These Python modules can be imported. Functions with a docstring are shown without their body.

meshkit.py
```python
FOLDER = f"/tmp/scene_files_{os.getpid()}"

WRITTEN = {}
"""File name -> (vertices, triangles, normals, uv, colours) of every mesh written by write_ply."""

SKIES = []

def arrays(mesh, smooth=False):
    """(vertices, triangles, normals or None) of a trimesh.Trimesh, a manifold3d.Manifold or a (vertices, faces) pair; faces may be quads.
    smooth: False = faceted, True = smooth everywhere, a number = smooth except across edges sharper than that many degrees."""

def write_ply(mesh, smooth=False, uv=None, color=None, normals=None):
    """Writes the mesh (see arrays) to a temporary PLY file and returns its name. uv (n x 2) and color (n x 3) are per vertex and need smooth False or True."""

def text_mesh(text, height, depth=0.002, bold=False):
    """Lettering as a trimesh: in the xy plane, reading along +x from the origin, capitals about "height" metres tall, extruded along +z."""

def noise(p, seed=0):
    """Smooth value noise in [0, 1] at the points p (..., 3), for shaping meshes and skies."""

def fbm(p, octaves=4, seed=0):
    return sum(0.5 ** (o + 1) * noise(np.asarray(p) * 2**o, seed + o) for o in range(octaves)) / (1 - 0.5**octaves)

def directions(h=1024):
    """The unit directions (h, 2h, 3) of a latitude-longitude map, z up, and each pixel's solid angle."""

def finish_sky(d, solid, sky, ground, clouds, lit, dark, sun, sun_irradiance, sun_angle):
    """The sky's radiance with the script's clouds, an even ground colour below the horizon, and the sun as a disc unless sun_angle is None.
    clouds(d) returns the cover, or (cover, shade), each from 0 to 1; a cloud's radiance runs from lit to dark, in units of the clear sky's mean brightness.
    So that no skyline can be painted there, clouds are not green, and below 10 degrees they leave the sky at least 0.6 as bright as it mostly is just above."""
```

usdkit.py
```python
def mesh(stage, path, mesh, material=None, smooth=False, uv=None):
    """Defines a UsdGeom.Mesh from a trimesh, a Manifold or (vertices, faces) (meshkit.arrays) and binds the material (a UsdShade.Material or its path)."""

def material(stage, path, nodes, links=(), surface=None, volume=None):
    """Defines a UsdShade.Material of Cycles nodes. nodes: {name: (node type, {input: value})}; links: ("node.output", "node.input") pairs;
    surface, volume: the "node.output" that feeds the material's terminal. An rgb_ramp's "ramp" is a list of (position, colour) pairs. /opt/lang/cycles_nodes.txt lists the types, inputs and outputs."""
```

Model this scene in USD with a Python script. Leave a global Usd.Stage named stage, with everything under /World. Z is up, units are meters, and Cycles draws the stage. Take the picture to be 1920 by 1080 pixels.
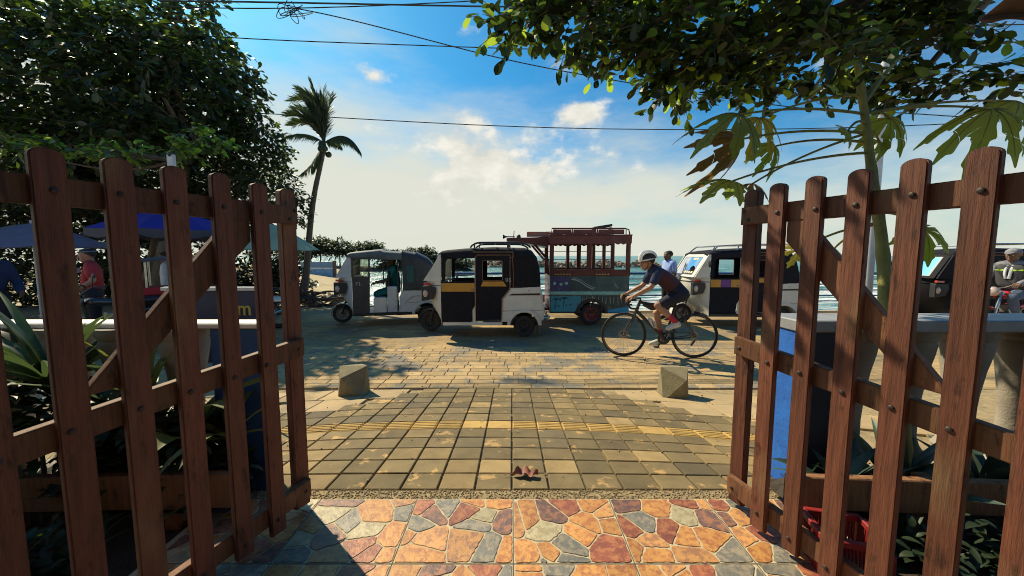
import math, random
import numpy as np, trimesh, usdkit, meshkit
import manifold3d as m3
from shapely.geometry import Polygon, box as sbox, MultiPoint, Point
from shapely.ops import voronoi_diagram
from pxr import Usd, UsdGeom, UsdLux, UsdShade, Gf, Sdf

stage = Usd.Stage.CreateInMemory()
UsdGeom.SetStageUpAxis(stage, UsdGeom.Tokens.z)
UsdGeom.SetStageMetersPerUnit(stage, 1.0)
UsdGeom.Xform.Define(stage, '/World')
UsdGeom.Scope.Define(stage, '/World/Looks')
rng = np.random.default_rng(7)

# ------------------------------------------------------------------ camera, sky, sun, exposure
EYE, PITCH, FPX = 1.27, math.radians(5.0), 690.0
cam = UsdGeom.Camera.Define(stage, '/World/camera')
cam.CreateHorizontalApertureAttr(36.0); cam.CreateVerticalApertureAttr(20.25)
cam.CreateFocalLengthAttr(36.0 * FPX / 1920)
cam.CreateClippingRangeAttr(Gf.Vec2f(0.05, 20000))
cam.AddTranslateOp().Set(Gf.Vec3d(0, 0, EYE)); cam.AddRotateXOp().Set(85.0)
cam.CreateExposureAttr(0.55)
SUN_AZ, SUN_EL = math.radians(-48), math.radians(45)
SUN = np.array([math.sin(SUN_AZ) * math.cos(SUN_EL), math.cos(SUN_AZ) * math.cos(SUN_EL), math.sin(SUN_EL)])
sun = UsdLux.DistantLight.Define(stage, '/World/sun')
sun.CreateIntensityAttr(1.25); sun.CreateAngleAttr(0.5); sun.CreateColorAttr(Gf.Vec3f(1.0, 0.85, 0.58))
sun.GetPrim().CreateAttribute('inputs:normalize', Sdf.ValueTypeNames.Bool).Set(True)
sun.AddRotateZOp().Set(math.degrees(math.atan2(SUN[1], SUN[0])) + 90); sun.AddRotateXOp().Set(90 - math.degrees(SUN_EL))
SKY_K = 0.067
sky = UsdLux.DomeLight.Define(stage, '/World/sky')
sky.GetPrim().SetCustomDataByKey('kind', 'structure')
sky_n = {
    'st': ('sky_texture', dict(sky_type='single_scattering', sun_disc=False, sun_elevation=SUN_EL, sun_rotation=SUN_AZ, altitude=0.0, air_density=1.0, aerosol_density=1.0, ozone_density=3.0)),
    'sat': ('hsv', dict(saturation=1.25, value=1.0)), 'grade': ('mix', dict(mix_type='multiply', fac=1.0, color2=(.42, 1.30, 1.40))),
    'tc': ('texture_coordinate', {}), 'sep': ('separate_xyz', {}),
    # pale sea haze, reaching higher towards the sun
    'hl': ('math', dict(math_type='multiply_add', value2=0.15)),
    'hzm': ('mapping', dict(scale=(1.0, 1.0, 3.2), location=(3.1, 0.4, 0.2))), 'hzn': ('noise_texture', dict(scale=2.6, detail=7.0, roughness=0.6)),
    'hn': ('math', dict(math_type='multiply_add', value2=-0.52)),
    'hz': ('map_range', dict(range_type='smoothstep', from_min=0.215, from_max=-0.16, to_min=0.0, to_max=0.98)),
    # heaped clouds: a bank over the bay, a pair to its right, a few scraps
    'cm': ('mapping', dict(scale=(1.0, 1.0, 1.7), location=(0.37, 0.9, 0.13))), 'cn': ('noise_texture', dict(scale=6.5, detail=10.0, roughness=0.58)),
    'c1': ('map_range', dict(range_type='smoothstep', from_min=0.57, from_max=0.76)),
    'cs': ('noise_texture', dict(scale=13.0, detail=8.0, roughness=0.6)), 'csr': ('map_range', dict(from_min=.35, from_max=.7)), 'cc': ('mix', dict(color1=(7.2, 7.1, 6.3), color2=(9.6, 9.4, 8.4))),
    'cadd': ('math', dict(math_type='add')), 'cx': ('math', dict(math_type='multiply', use_clamp=True)),
    'cb1': ('map_range', dict(range_type='smoothstep', from_min=0.06, from_max=0.16)),
    'mixh': ('mix', dict(color2=(7.7, 7.8, 6.7))), 'mixc': ('mix', {}),
    'bg': ('background_shader', dict(strength=SKY_K)),
}
sky_l = [('st.color', 'sat.color'), ('sat.color', 'grade.color1'), ('tc.generated', 'sep.vector'), ('sep.x', 'hl.value1'), ('sep.z', 'hl.value3'), ('tc.generated', 'hzm.vector'), ('hzm.vector', 'hzn.vector'),
    ('hzn.fac', 'hn.value1'), ('hl.value', 'hn.value3'), ('hn.value', 'hz.value'), ('tc.generated', 'cm.vector'), ('cm.vector', 'cn.vector'), ('cm.vector', 'cs.vector'), ('cs.fac', 'csr.value'), ('csr.result', 'cc.fac'),
    ('cn.fac', 'cadd.value1'), ('cadd.value', 'c1.value'), ('sep.z', 'cb1.value'), ('c1.result', 'cx.value1'), ('cb1.result', 'cx.value2'),
    ('grade.color', 'mixh.color1'), ('hz.result', 'mixh.fac'), ('mixh.color', 'mixc.color1'), ('cc.color', 'mixc.color2'), ('cx.value', 'mixc.fac'), ('mixc.color', 'bg.color')]
def _ray(u, v):
    a, b = (u - 960) / FPX, (540 - v) / FPX
    return np.array([a, math.cos(PITCH) + b * math.sin(PITCH), -math.sin(PITCH) + b * math.cos(PITCH)])
prev = None
for i, (az_, el_, r_, flat_, k_) in enumerate(((-4, 13.4, .42, 2.3, .37), (11, 20.3, .10, 1.9, .42), (-20, 23.5, .08, 1.7, .30), (-6.5, 30.0, .07, 1.5, .26), (45, 22, .16, 2.0, .18), (-33, 17.5, .14, 1.5, .26))):
    d = np.array([math.sin(math.radians(az_)) * math.cos(math.radians(el_)), math.cos(math.radians(az_)) * math.cos(math.radians(el_)), math.sin(math.radians(el_))])
    sky_n |= {f'm{i}': ('mapping', dict(location=tuple(-d / r_ * np.array([1, 1, flat_])), scale=tuple(np.array([1, 1, flat_]) / r_))), f'g{i}': ('gradient_texture', dict(gradient_type='spherical')), f'a{i}': ('math', dict(math_type='multiply_add', value2=k_, value3=-0.07 if i == 0 else 0.0))}
    sky_l += [('tc.generated', f'm{i}.vector'), (f'm{i}.vector', f'g{i}.vector'), (f'g{i}.fac', f'a{i}.value1')] + ([(prev, f'a{i}.value3')] if prev else [])
    prev = f'a{i}.value'
sky_l.append((prev, 'cadd.value2'))
sky_mat = usdkit.material(stage, '/World/Looks/sky_air', sky_n, sky_l, surface='bg.background')
UsdShade.MaterialBindingAPI.Apply(sky.GetPrim()).Bind(sky_mat)

# ------------------------------------------------------------------ helpers
def at_z(u, v, z):
    """The point at height z that the photograph shows at pixel (u, v)."""
    r = _ray(u, v); t = (z - EYE) / r[2]
    return np.array([0, 0, EYE]) + r * t
def at_y(u, v, Y):
    r = _ray(u, v)
    return np.array([0, 0, EYE]) + r * (Y / r[1])
def _ray(u, v):
    a, b = (u - 960) / FPX, (540 - v) / FPX
    return np.array([a, math.cos(PITCH) + b * math.sin(PITCH), -math.sin(PITCH) + b * math.cos(PITCH)])

_used = {}
def numbered(parent, name):
    k = (parent, name); n = _used.get(k, 0); _used[k] = n + 1
    return f'{parent}/{name}' if n == 0 else f'{parent}/{name}_{n:03d}'
def tag(prim, label=None, cat=None, group=None, kind=None):
    for k, v in (('label', label), ('category', cat), ('group', group), ('kind', kind)):
        if v: prim.SetCustomDataByKey(k, v)
    return prim
def thing(name, label, cat, loc=(0, 0, 0), rz=0.0, group=None):
    x = UsdGeom.Xform.Define(stage, numbered('/World', name))
    x.AddTranslateOp().Set(Gf.Vec3d(*map(float, loc))); x.AddRotateZOp().Set(float(rz))
    return tag(x.GetPrim(), label, cat, group)
def copy_of(src, label, loc, rz=0.0, group=None):
    x = UsdGeom.Xform.Define(stage, numbered('/World', src.GetName()))
    x.AddTranslateOp().Set(Gf.Vec3d(*map(float, loc))); x.AddRotateZOp().Set(float(rz))
    p = x.GetPrim(); cd = src.GetCustomData()
    p.GetReferences().AddInternalReference(src.GetPath()); p.SetInstanceable(True)
    return tag(p, label, cd['category'], group or cd.get('group'))
def part(parent, name, mesh, mat, smooth=False, label=None):
    path = str(parent.GetPath()) if hasattr(parent, 'GetPath') else str(parent)
    m = usdkit.mesh(stage, numbered(path, name), mesh, mat, smooth)
    p = m.GetPrim()
    if label: p.SetCustomDataByKey('label', label)
    return p
def whole(name, mesh, mat, label, cat, smooth=False, group=None):
    return tag(part('/World', name, mesh, mat, smooth), label, cat, group)
def struct(name, mesh, mat, smooth=False):
    return tag(part('/World', name, mesh, mat, smooth), kind='structure')

def TM(v, f): return trimesh.Trimesh(np.asarray(v, float), np.asarray(f), process=False)
def cat(*ms):
    ms = [m for m in (ms[0] if len(ms) == 1 and isinstance(ms[0], list) else ms)]
    return trimesh.util.concatenate([arr(m) for m in ms])
def arr(m):
    if hasattr(m, 'to_mesh'):
        q = m.to_mesh(); return TM(q.vert_properties[:, :3], q.tri_verts)
    return m
def move(m, d=(0, 0, 0), rx=0, ry=0, rz=0, s=None):
    m = arr(m).copy()
    if s is not None: m.apply_scale(s)
    for a, ax in ((rx, (1, 0, 0)), (ry, (0, 1, 0)), (rz, (0, 0, 1))):
        if a: m.apply_transform(trimesh.transformations.rotation_matrix(math.radians(a), ax))
    m.apply_translation(d); return m
def hull(pts): return arr(m3.Manifold.hull_points(np.asarray(pts, float)))
def bx(x0, x1, y0, y1, z0, z1, b=0.004):
    """A box with chamfered edges."""
    b = min(b, (x1 - x0) / 2.1, (y1 - y0) / 2.1, (z1 - z0) / 2.1)
    if b <= 0: return move(trimesh.creation.box([x1 - x0, y1 - y0, z1 - z0]), ((x0 + x1) / 2, (y0 + y1) / 2, (z0 + z1) / 2))
    p = []
    for x, sx in ((x0, 1), (x1, -1)):
        for y, sy in ((y0, 1), (y1, -1)):
            for z, sz in ((z0, 1), (z1, -1)):
                p += [(x + sx * b, y + sy * b, z), (x + sx * b, y, z + sz * b), (x, y + sy * b, z + sz * b)]
    return hull(p)
def tube(pts, r, n=8, closed=False, flat=1.0):
    P = np.asarray(pts, float); k = len(P)
    R = np.full(k, r, float) if np.ndim(r) == 0 else np.asarray(r, float)
    if closed: T = np.roll(P, -1, 0) - np.roll(P, 1, 0)
    else: T = np.gradient(P, axis=0)
    T /= np.linalg.norm(T, axis=1, keepdims=True) + 1e-12
    ref = np.array([0, 0, 1.0]) if abs(T[0][2]) < 0.9 else np.array([1.0, 0, 0])
    N = np.cross(T[0], ref); N /= np.linalg.norm(N); V = []
    a = np.arange(n) * 2 * math.pi / n
    for i in range(k):
        N = N - T[i] * (N @ T[i]); N /= np.linalg.norm(N) + 1e-12; B = np.cross(T[i], N)
        V.append(P[i] + R[i] * (np.outer(np.cos(a), N) + flat * np.outer(np.sin(a), B)))
    V = np.concatenate(V); F = []
    for i in range(k if closed else k - 1):
        j = (i + 1) % k
        for q in range(n):
            w = (q + 1) % n
            F += [(i * n + q, i * n + w, j * n + w), (i * n + q, j * n + w, j * n + q)]
    if not closed:
        V = np.vstack([V, P[0], P[-1]]); c0, c1 = len(V) - 2, len(V) - 1
        for q in range(n):
            w = (q + 1) % n
            F += [(c0, w, q), (c1, (k - 1) * n + q, (k - 1) * n + w)]
    m = TM(V, F)
    return m
def bar(p, q, r=0.01, n=8): return tube([p, q], r, n)
def curve(pts, n=20):
    """A smooth line through the points."""
    P = np.asarray(pts, float)
    t = np.r_[0, np.cumsum(np.linalg.norm(np.diff(P, axis=0), axis=1))]
    from scipy.interpolate import CubicSpline
    if len(P) < 3: return np.linspace(P[0], P[-1], n)
    return CubicSpline(t, P)(np.linspace(0, t[-1], n))
def xz(poly, y0, y1):
    """Extrudes a shape drawn in the x-z plane from y0 to y1."""
    if not hasattr(poly, 'exterior'): poly = Polygon(poly)
    poly = poly.buffer(0)
    out = []
    for g in getattr(poly, 'geoms', [poly]):
        if g.is_empty or g.area < 1e-7 or not hasattr(g, 'exterior'): continue
        m = trimesh.creation.extrude_polygon(g, y1 - y0, engine='earcut')
        v = m.vertices[:, [0, 2, 1]].copy(); v[:, 1] += y0
        out.append(TM(v, m.faces[:, ::-1]))
    return cat(out) if out else TM(np.zeros((0, 3)), np.zeros((0, 3), int))
def xz_round(poly, y0, y1, b=0.02, steps=3):
    """Like xz, its long edges rounded off in small steps at both ends."""
    poly = Polygon(poly) if not hasattr(poly, 'exterior') else poly
    out = [xz(poly, y0 + b, y1 - b)]
    for k in range(steps):
        a0, a1 = k / steps, (k + 1) / steps
        ins = b * (1 - math.sqrt(max(0, 1 - a1 * a1)))
        if ins <= 0: ins = 1e-4
        p = poly.buffer(-ins, join_style=2)
        out += [xz(p, y1 - b + b * a0, y1 - b + b * a1), xz(p, y0 + b - b * a1, y0 + b - b * a0)]
    return cat(out)
def xy(poly, z0, z1):
    if not hasattr(poly, 'exterior'): poly = Polygon(poly)
    m = trimesh.creation.extrude_polygon(poly, z1 - z0, engine='earcut'); m.apply_translation((0, 0, z0)); return TM(m.vertices, m.faces)
def lathe(prof, n=24, axis='z'):
    m = trimesh.creation.revolve(np.asarray(prof, float), sections=n)
    m = TM(m.vertices, m.faces)
    if axis == 'y': m = move(m, rx=-90)
    if axis == 'x': m = move(m, ry=90)
    return m
def ball(c, r, sub=2, s=(1, 1, 1)):
    m = trimesh.creation.icosphere(sub, 1.0); m.apply_scale(np.asarray(s) * r); m.apply_translation(c); return TM(m.vertices, m.faces)
def grid(x0, x1, y0, y1, nx, ny, zf):
    X, Y = np.meshgrid(np.linspace(x0, x1, nx), np.linspace(y0, y1, ny))
    Z = zf(X, Y) if callable(zf) else np.full_like(X, zf)
    i = np.arange(nx * ny).reshape(ny, nx)
    F = np.concatenate([np.stack([i[:-1, :-1], i[:-1, 1:], i[1:, 1:]], -1).reshape(-1, 3), np.stack([i[:-1, :-1], i[1:, 1:], i[1:, :-1]], -1).reshape(-1, 3)])
    return TM(np.stack([X, Y, Z], -1).reshape(-1, 3), F)

# ------------------------------------------------------------------ materials
_mats = {}
def mat(name, c1, c2=None, scale=5.0, rough=0.6, bump=0.0, bscale=60.0, metallic=0.0, vary=0.0, stretch=(1, 1, 1), detail=4.0, lo=0.3, hi=0.7, coat=0.0, spec=0.5, local=True, leaf=0.0, leafc=None, spots=None, sscale=30, slo=.58, shi=.66):
    if name in _mats: return _mats[name]
    c2 = c2 if c2 is not None else tuple(0.72 * x for x in c1)
    n = {'tc': ('texture_coordinate', {}) if local else ('geometry', {}), 'mp': ('mapping', dict(scale=stretch)), 'no': ('noise_texture', dict(scale=scale, detail=detail, roughness=0.6)),
         'rp': ('rgb_ramp', {'ramp': [(lo, c2), (hi, c1)]}), 'p': ('principled_bsdf', dict(roughness=rough, metallic=metallic, coat_weight=coat, specular_ior_level=spec))}
    l = [('tc.object' if local else 'tc.position', 'mp.vector'), ('mp.vector', 'no.vector'), ('no.fac', 'rp.fac')]
    out = 'rp.color'
    if spots is not None:
        n['sn'] = ('noise_texture', dict(scale=sscale, detail=5.0, roughness=0.65)); n['sr'] = ('map_range', dict(range_type='smoothstep', from_min=slo, from_max=shi)); n['sm'] = ('mix', dict(color2=spots))
        l += [('mp.vector', 'sn.vector'), ('sn.fac', 'sr.value'), ('sr.result', 'sm.fac'), (out, 'sm.color1')]; out = 'sm.color'
    if vary:
        n['oi'] = ('object_info', {}); n['mr'] = ('map_range', dict(to_min=1 - vary, to_max=1 + vary)); n['hs'] = ('hsv', {})
        l += [('oi.random', 'mr.value'), ('mr.result', 'hs.value'), (out, 'hs.color')]; out = 'hs.color'
    l.append((out, 'p.base_color'))
    if bump:
        n['bn'] = ('noise_texture', dict(scale=bscale, detail=5.0, roughness=0.65)); n['bu'] = ('bump', dict(strength=bump, distance=0.01))
        l += [('mp.vector', 'bn.vector'), ('bn.fac', 'bu.height'), ('bu.normal', 'p.normal')]
    surf = 'p.BSDF'
    if leaf:
        n['tr'] = ('translucent_bsdf', dict(color=leafc or tuple(min(1, 1.6 * x) for x in c1))); n['mx'] = ('mix_closure', dict(fac=leaf))
        l += [('p.BSDF', 'mx.closure1'), ('tr.BSDF', 'mx.closure2')]; surf = 'mx.closure'
    _mats[name] = usdkit.material(stage, '/World/Looks/' + name, n, l, surface=surf)
    return _mats[name]
def glass(name, tint=(0.8, 0.9, 0.88), clear=0.75):
    if name in _mats: return _mats[name]
    _mats[name] = usdkit.material(stage, '/World/Looks/' + name, {
        't': ('transparent_bsdf', dict(color=tint)), 'g': ('glossy_bsdf', dict(color=(1, 1, 1), roughness=0.03)), 'f': ('fresnel', dict(IOR=1.5)),
        'm': ('mix_closure', {})}, [('f.fac', 'm.fac'), ('t.BSDF', 'm.closure1'), ('g.BSDF', 'm.closure2')], surface='m.closure')
    return _mats[name]

# ------------------------------------------------------------------ the setting: ground, road, pavement, beach, sea
ROAD = -0.26
Y_KERB, Y_ROAD = 1.905, 4.15
M_road = mat('road_pavers', (.42, .29, .14), (.30, .20, .095), scale=1.3, rough=.85, bump=.5, bscale=70, spots=(.20, .185, .16), sscale=1.6, slo=.54, shi=.62, local=False)
# the far road is the same paving, its joints too fine to tell apart
n = {'g': ('geometry', {}), 'mp': ('mapping', {}), 'br': ('brick_texture', dict(scale=1.0, mortar_size=.006, brick_width=.30, row_height=.15, color1=(1, 1, 1), color2=(.72, .72, .72), mortar=(.35, .33, .3), mortar_smooth=.3)),
     'n1': ('noise_texture', dict(scale=.9, detail=6.0, roughness=.62)), 'r1': ('rgb_ramp', {'ramp': [(.32, (.215, .195, .165)), (.47, (.31, .225, .12)), (.60, (.46, .32, .155))]}),
     'mx': ('mix', dict(mix_type='multiply', fac=.75)), 'p': ('principled_bsdf', dict(roughness=.9, specular_ior_level=.25)),
     'n2': ('noise_texture', dict(scale=80., detail=4.0)), 'bu': ('bump', dict(strength=.5, distance=.01))}
M_road_far = usdkit.material(stage, '/World/Looks/far_road_pavers', n, [('g.position', 'mp.vector'), ('mp.vector', 'br.vector'), ('mp.vector', 'n1.vector'), ('n1.fac', 'r1.fac'), ('r1.color', 'mx.color1'), ('br.color', 'mx.color2'),
     ('mx.color', 'p.base_color'), ('mp.vector', 'n2.vector'), ('n2.fac', 'bu.height'), ('bu.normal', 'p.normal')], surface='p.BSDF')
M_soil = mat('dark_soil', (.05, .036, .025), scale=9, rough=.95, bump=.9, bscale=40, local=False)
M_sand = mat('beach_sand', (.42, .33, .19), (.30, .23, .13), scale=.6, rough=.95, bump=.6, bscale=9, local=False)
M_conc = mat('pavement_bed', (.36, .27, .14), (.17, .13, .075), scale=14, rough=.95, bump=.6, bscale=90, local=False)

struct('garden_ground', cat(grid(-16, -1.53, -9, Y_KERB, 2, 2, -.03), grid(1.53, 16, -9, Y_KERB, 2, 2, -.03), grid(-1.53, 1.53, -9, -.2, 2, 2, -.03)), M_soil)
struct('road', cat(grid(-40, 40, Y_ROAD + .02, 9.95, 2, 2, ROAD - .012), grid(-40, -2.2, 9.95, 11.3, 2, 2, ROAD - .012)), M_road_far)
struct('pavement', cat(grid(-40, 40, Y_KERB - .02, Y_ROAD + .03, 2, 2, lambda x, y: -.02 + (ROAD - .0) * (y - Y_KERB) / (Y_ROAD - Y_KERB))), M_conc)
pav = stage.GetPrimAtPath('/World/pavement')
M_pave = [mat(f'pavement_paver_{k}', c, tuple(.66 * x for x in c), scale=7, rough=.85, bump=.55, bscale=120, vary=.22, local=False, spots=(.42, .26, .10), sscale=6.5, slo=s0 - .06, shi=s0 + .01)
          for k, (c, s0) in enumerate([((.175, .128, .058), .66), ((.205, .15, .068), .64), ((.30, .21, .09), .80), ((.135, .104, .055), .65)])]
M_yellow = mat('tactile_yellow', (.50, .32, .09), (.34, .215, .065), scale=9, rough=.8, bump=.4, bscale=120, vary=.12, local=False)
M_slab = mat('tan_slab', (.40, .29, .15), (.30, .22, .12), scale=4, rough=.85, bump=.4, bscale=120, vary=.1, local=False)
PW, NR = .2045, 12
rowd = (Y_ROAD - Y_KERB) / NR
def pav_pt(x, y, h=0.0):
    t = (y - Y_KERB) / (Y_ROAD - Y_KERB); s = np.interp(t * NR, [0, 5.5, 12], [0, 1, .55])
    yy = y - s * (.0433 * x + .0703 * x * x)
    return np.array([x, yy, ROAD * (yy - Y_KERB) / (Y_ROAD - Y_KERB) + h])
def paver(x0, x1, y0, y1, tilt, g=.006, th=.03, ch=.004, lift=0.0):
    def ring(ins, h): return [pav_pt(x, y, h) for x, y in ((x0 + ins, y0 + ins), (x1 - ins, y0 + ins), (x1 - ins, y1 - ins), (x0 + ins, y1 - ins))]
    R = [ring(g, -th), ring(g, -ch), ring(g + ch, 0)]
    V = np.array(sum(R, []))
    V[:, 2] += lift + tilt[0] * (V[:, 0] - (x0 + x1) / 2) + tilt[1] * (V[:, 1] - (y0 + y1) / 2)
    F = []
    for k in range(2):
        for q in range(4):
            w = (q + 1) % 4; F += [(4 * k + q, 4 * k + w, 4 * k + 4 + w), (4 * k + q, 4 * k + 4 + w, 4 * k + 4 + q)]
    F += [(8, 9, 10), (8, 10, 11)]
    return TM(V, F)
for r in range(NR):
    for c in range(-12, 12):
        x0, x1, y0, y1 = c * PW, (c + 1) * PW, Y_KERB + r * rowd, Y_KERB + (r + 1) * rowd
        xc = (x0 + x1) / 2
        if r >= 8 and abs(xc) > 1.12 + (11 - r) * .17: continue
        tilt = rng.normal(0, .006, 2); lift = rng.normal(0, .0008)
        if r == 5:
            m = [paver(x0, x1, y0, y1, tilt, lift=lift)]
            if rng.random() > .22:
                for k in range(4):
                    ya = y0 + .022 + k * (rowd - .03) / 4
                    m.append(paver(x0 + .012, x1 - .012, ya, ya + .024, (0, 0), g=0, th=.004, ch=.003, lift=.0055 + lift))
            part(pav, 'tactile_paver', cat(m), M_yellow)
        else:
            k = rng.choice(4, p=[.42, .30, .13, .15] if r > 2 else [.40, .28, .24, .08])
            part(pav, 'paver', paver(x0, x1, y0, y1, tilt, lift=lift), M_pave[k])
for s in (-1, 1):                                             # larger plain slabs beside the bollards
    for r in range(2):
        for c in range(5):
            x0 = 1.16 + r * .0 + c * .42
            if r == 0: x0 += .34
            xa, xb = sorted((s * x0, s * (x0 + .42)))
            part(pav, 'slab', paver(xa, xb, Y_KERB + (8 + 2 * r) * rowd, Y_KERB + (10 + 2 * r) * rowd, rng.normal(0, .004, 2)), M_slab)
# road pavers that can be told apart
rd = stage.GetPrimAtPath('/World/road')
M_rp = [mat(f'road_paver_{k}', c, tuple(.75 * x for x in c), scale=4, rough=.9, bump=.5, bscale=110, vary=.10, local=False, spots=(.20, .175, .135), sscale=2.1, slo=.50, shi=.58) for k, c in enumerate([(.43, .30, .145), (.38, .265, .13), (.46, .325, .16)])]
y = Y_ROAD + .01
for r in range(13):
    x = -3.0 - rng.random() * .3 - .1 * r
    while x < 3.0 + .1 * r:
        w = rng.choice([.22, .30, .30, .38])
        t = rng.normal(0, .004, 2)
        g, ch, th, z = .0045, .004, .02, ROAD
        R = [[(x + i, y + i), (x + w - i, y + i), (x + w - i, y + .15 - i), (x + i, y + .15 - i)] for i in (g, g, g + ch)]
        V = np.array([(a, b, z + h + t[0] * (a - x - w / 2) + t[1] * (b - y - .075)) for ring, h in zip(R, (-th, -ch, 0)) for a, b in ring])
        F = []
        for k in range(2):
            for q in range(4):
                ww = (q + 1) % 4; F += [(4 * k + q, 4 * k + ww, 4 * k + 4 + ww), (4 * k + q, 4 * k + 4 + ww, 4 * k + 4 + q)]
        part(rd, 'paver', TM(V, F + [(8, 9, 10), (8, 10, 11)]), M_rp[int(rng.integers(3))])
        x += w
    y += .15
# exposed gravel strip between tiles and pavers
struct('kerb_strip', bx(-1.9, 1.9, 1.829, Y_KERB, -.10, -.006, .002), M_conc)
M_peb = mat('gravel_pebbles', (.42, .32, .18), (.16, .12, .07), scale=60, rough=.8, local=False)
peb = []
ico = trimesh.creation.icosphere(0, 1.0)
for i in range(2600):
    r = rng.uniform(.0025, .0055)
    v = ico.vertices * r * rng.uniform(.6, 1.3, 3) + [rng.uniform(-1.9, 1.9), rng.uniform(1.834, 1.903), -.004]
    peb.append(TM(v, ico.faces))
pb = whole('gravel', cat(peb), M_peb, 'strip of exposed gravel between the stone tiles and the pavers', 'gravel'); tag(pb, kind='stuff')

g = np.random.default_rng(77); lit = []
for i in range(420):
    x, y = g.uniform(-2.4, 2.4), Y_KERB + g.random() ** .8 * (5.9 - Y_KERB); t_ = min(1, (y - Y_KERB) / (Y_ROAD - Y_KERB)); z = ROAD * t_ + (.004 if y > Y_ROAD else .003); r = g.uniform(.003, .009)
    if i % 3: lit.append(TM(ico.vertices * r * g.uniform(.5, 1.3, 3) + [x, y, z], ico.faces))
    else:
        a = g.uniform(0, 6.28); d = np.array([math.cos(a), math.sin(a), 0]) * r * 2.2; e = np.array([-d[1], d[0], 0]) * .4; c = np.array([x, y, z + .003])
        lit.append(TM([c - d, c + e + (0, 0, .004), c + d, c - e + (0, 0, .004)], [(0, 2, 1), (0, 3, 2)]))
tag(whole('litter', cat(lit), mat('litter_bits', (.42, .34, .22), (.10, .06, .035), scale=40, rough=.8, local=False), 'scattered crumbs, pebbles and leaf scraps on the pavers', 'litter'), kind='stuff')
# the entrance floor: square tiles of broken-stone pattern
struct('entrance_floor', bx(-1.53, 1.53, -.2, 1.826, -.12, -.0006, .001), mat('floor_grout', (.50, .43, .29), (.36, .30, .20), scale=12, rough=.9, bump=.3, local=False))
flo = stage.GetPrimAtPath('/World/entrance_floor')
def stone(name, c, c2, c3): return mat(name, c, c2, scale=9, rough=.5, bump=.30, bscale=60, vary=.16, local=False, spots=c3, sscale=26, slo=.44, shi=.60, detail=8)
M_st = [stone('stone_orange', (.55, .28, .085), (.42, .19, .055), (.34, .135, .05)), stone('stone_rust', (.28, .085, .045), (.17, .05, .035), (.36, .14, .06)), stone('stone_grey', (.19, .18, .155), (.115, .11, .10), (.27, .23, .17)),
        stone('stone_cream', (.44, .38, .24), (.34, .29, .175), (.28, .23, .135)), stone('stone_apricot', (.54, .28, .10), (.42, .20, .065), (.30, .145, .075)), stone('stone_umber', (.15, .085, .07), (.10, .06, .055), (.27, .12, .07))]
def stone_mesh(p, h=.0022):
    q = p.buffer(-.0012, join_style=1)
    if q.is_empty or not hasattr(q, 'exterior'): q = p.buffer(-.001)
    a, b = np.array(p.exterior.coords)[:-1], None
    m = [xy(p, -.006, h - .0009)]
    if hasattr(q, 'exterior') and q.area > 0: m.append(xy(q, h - .0009, h))
    return cat(m)
xs, ys = [-1.503, -1.0, -.497, .005, .508, 1.011, 1.514], [1.826, 1.418, .915, .412]
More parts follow.
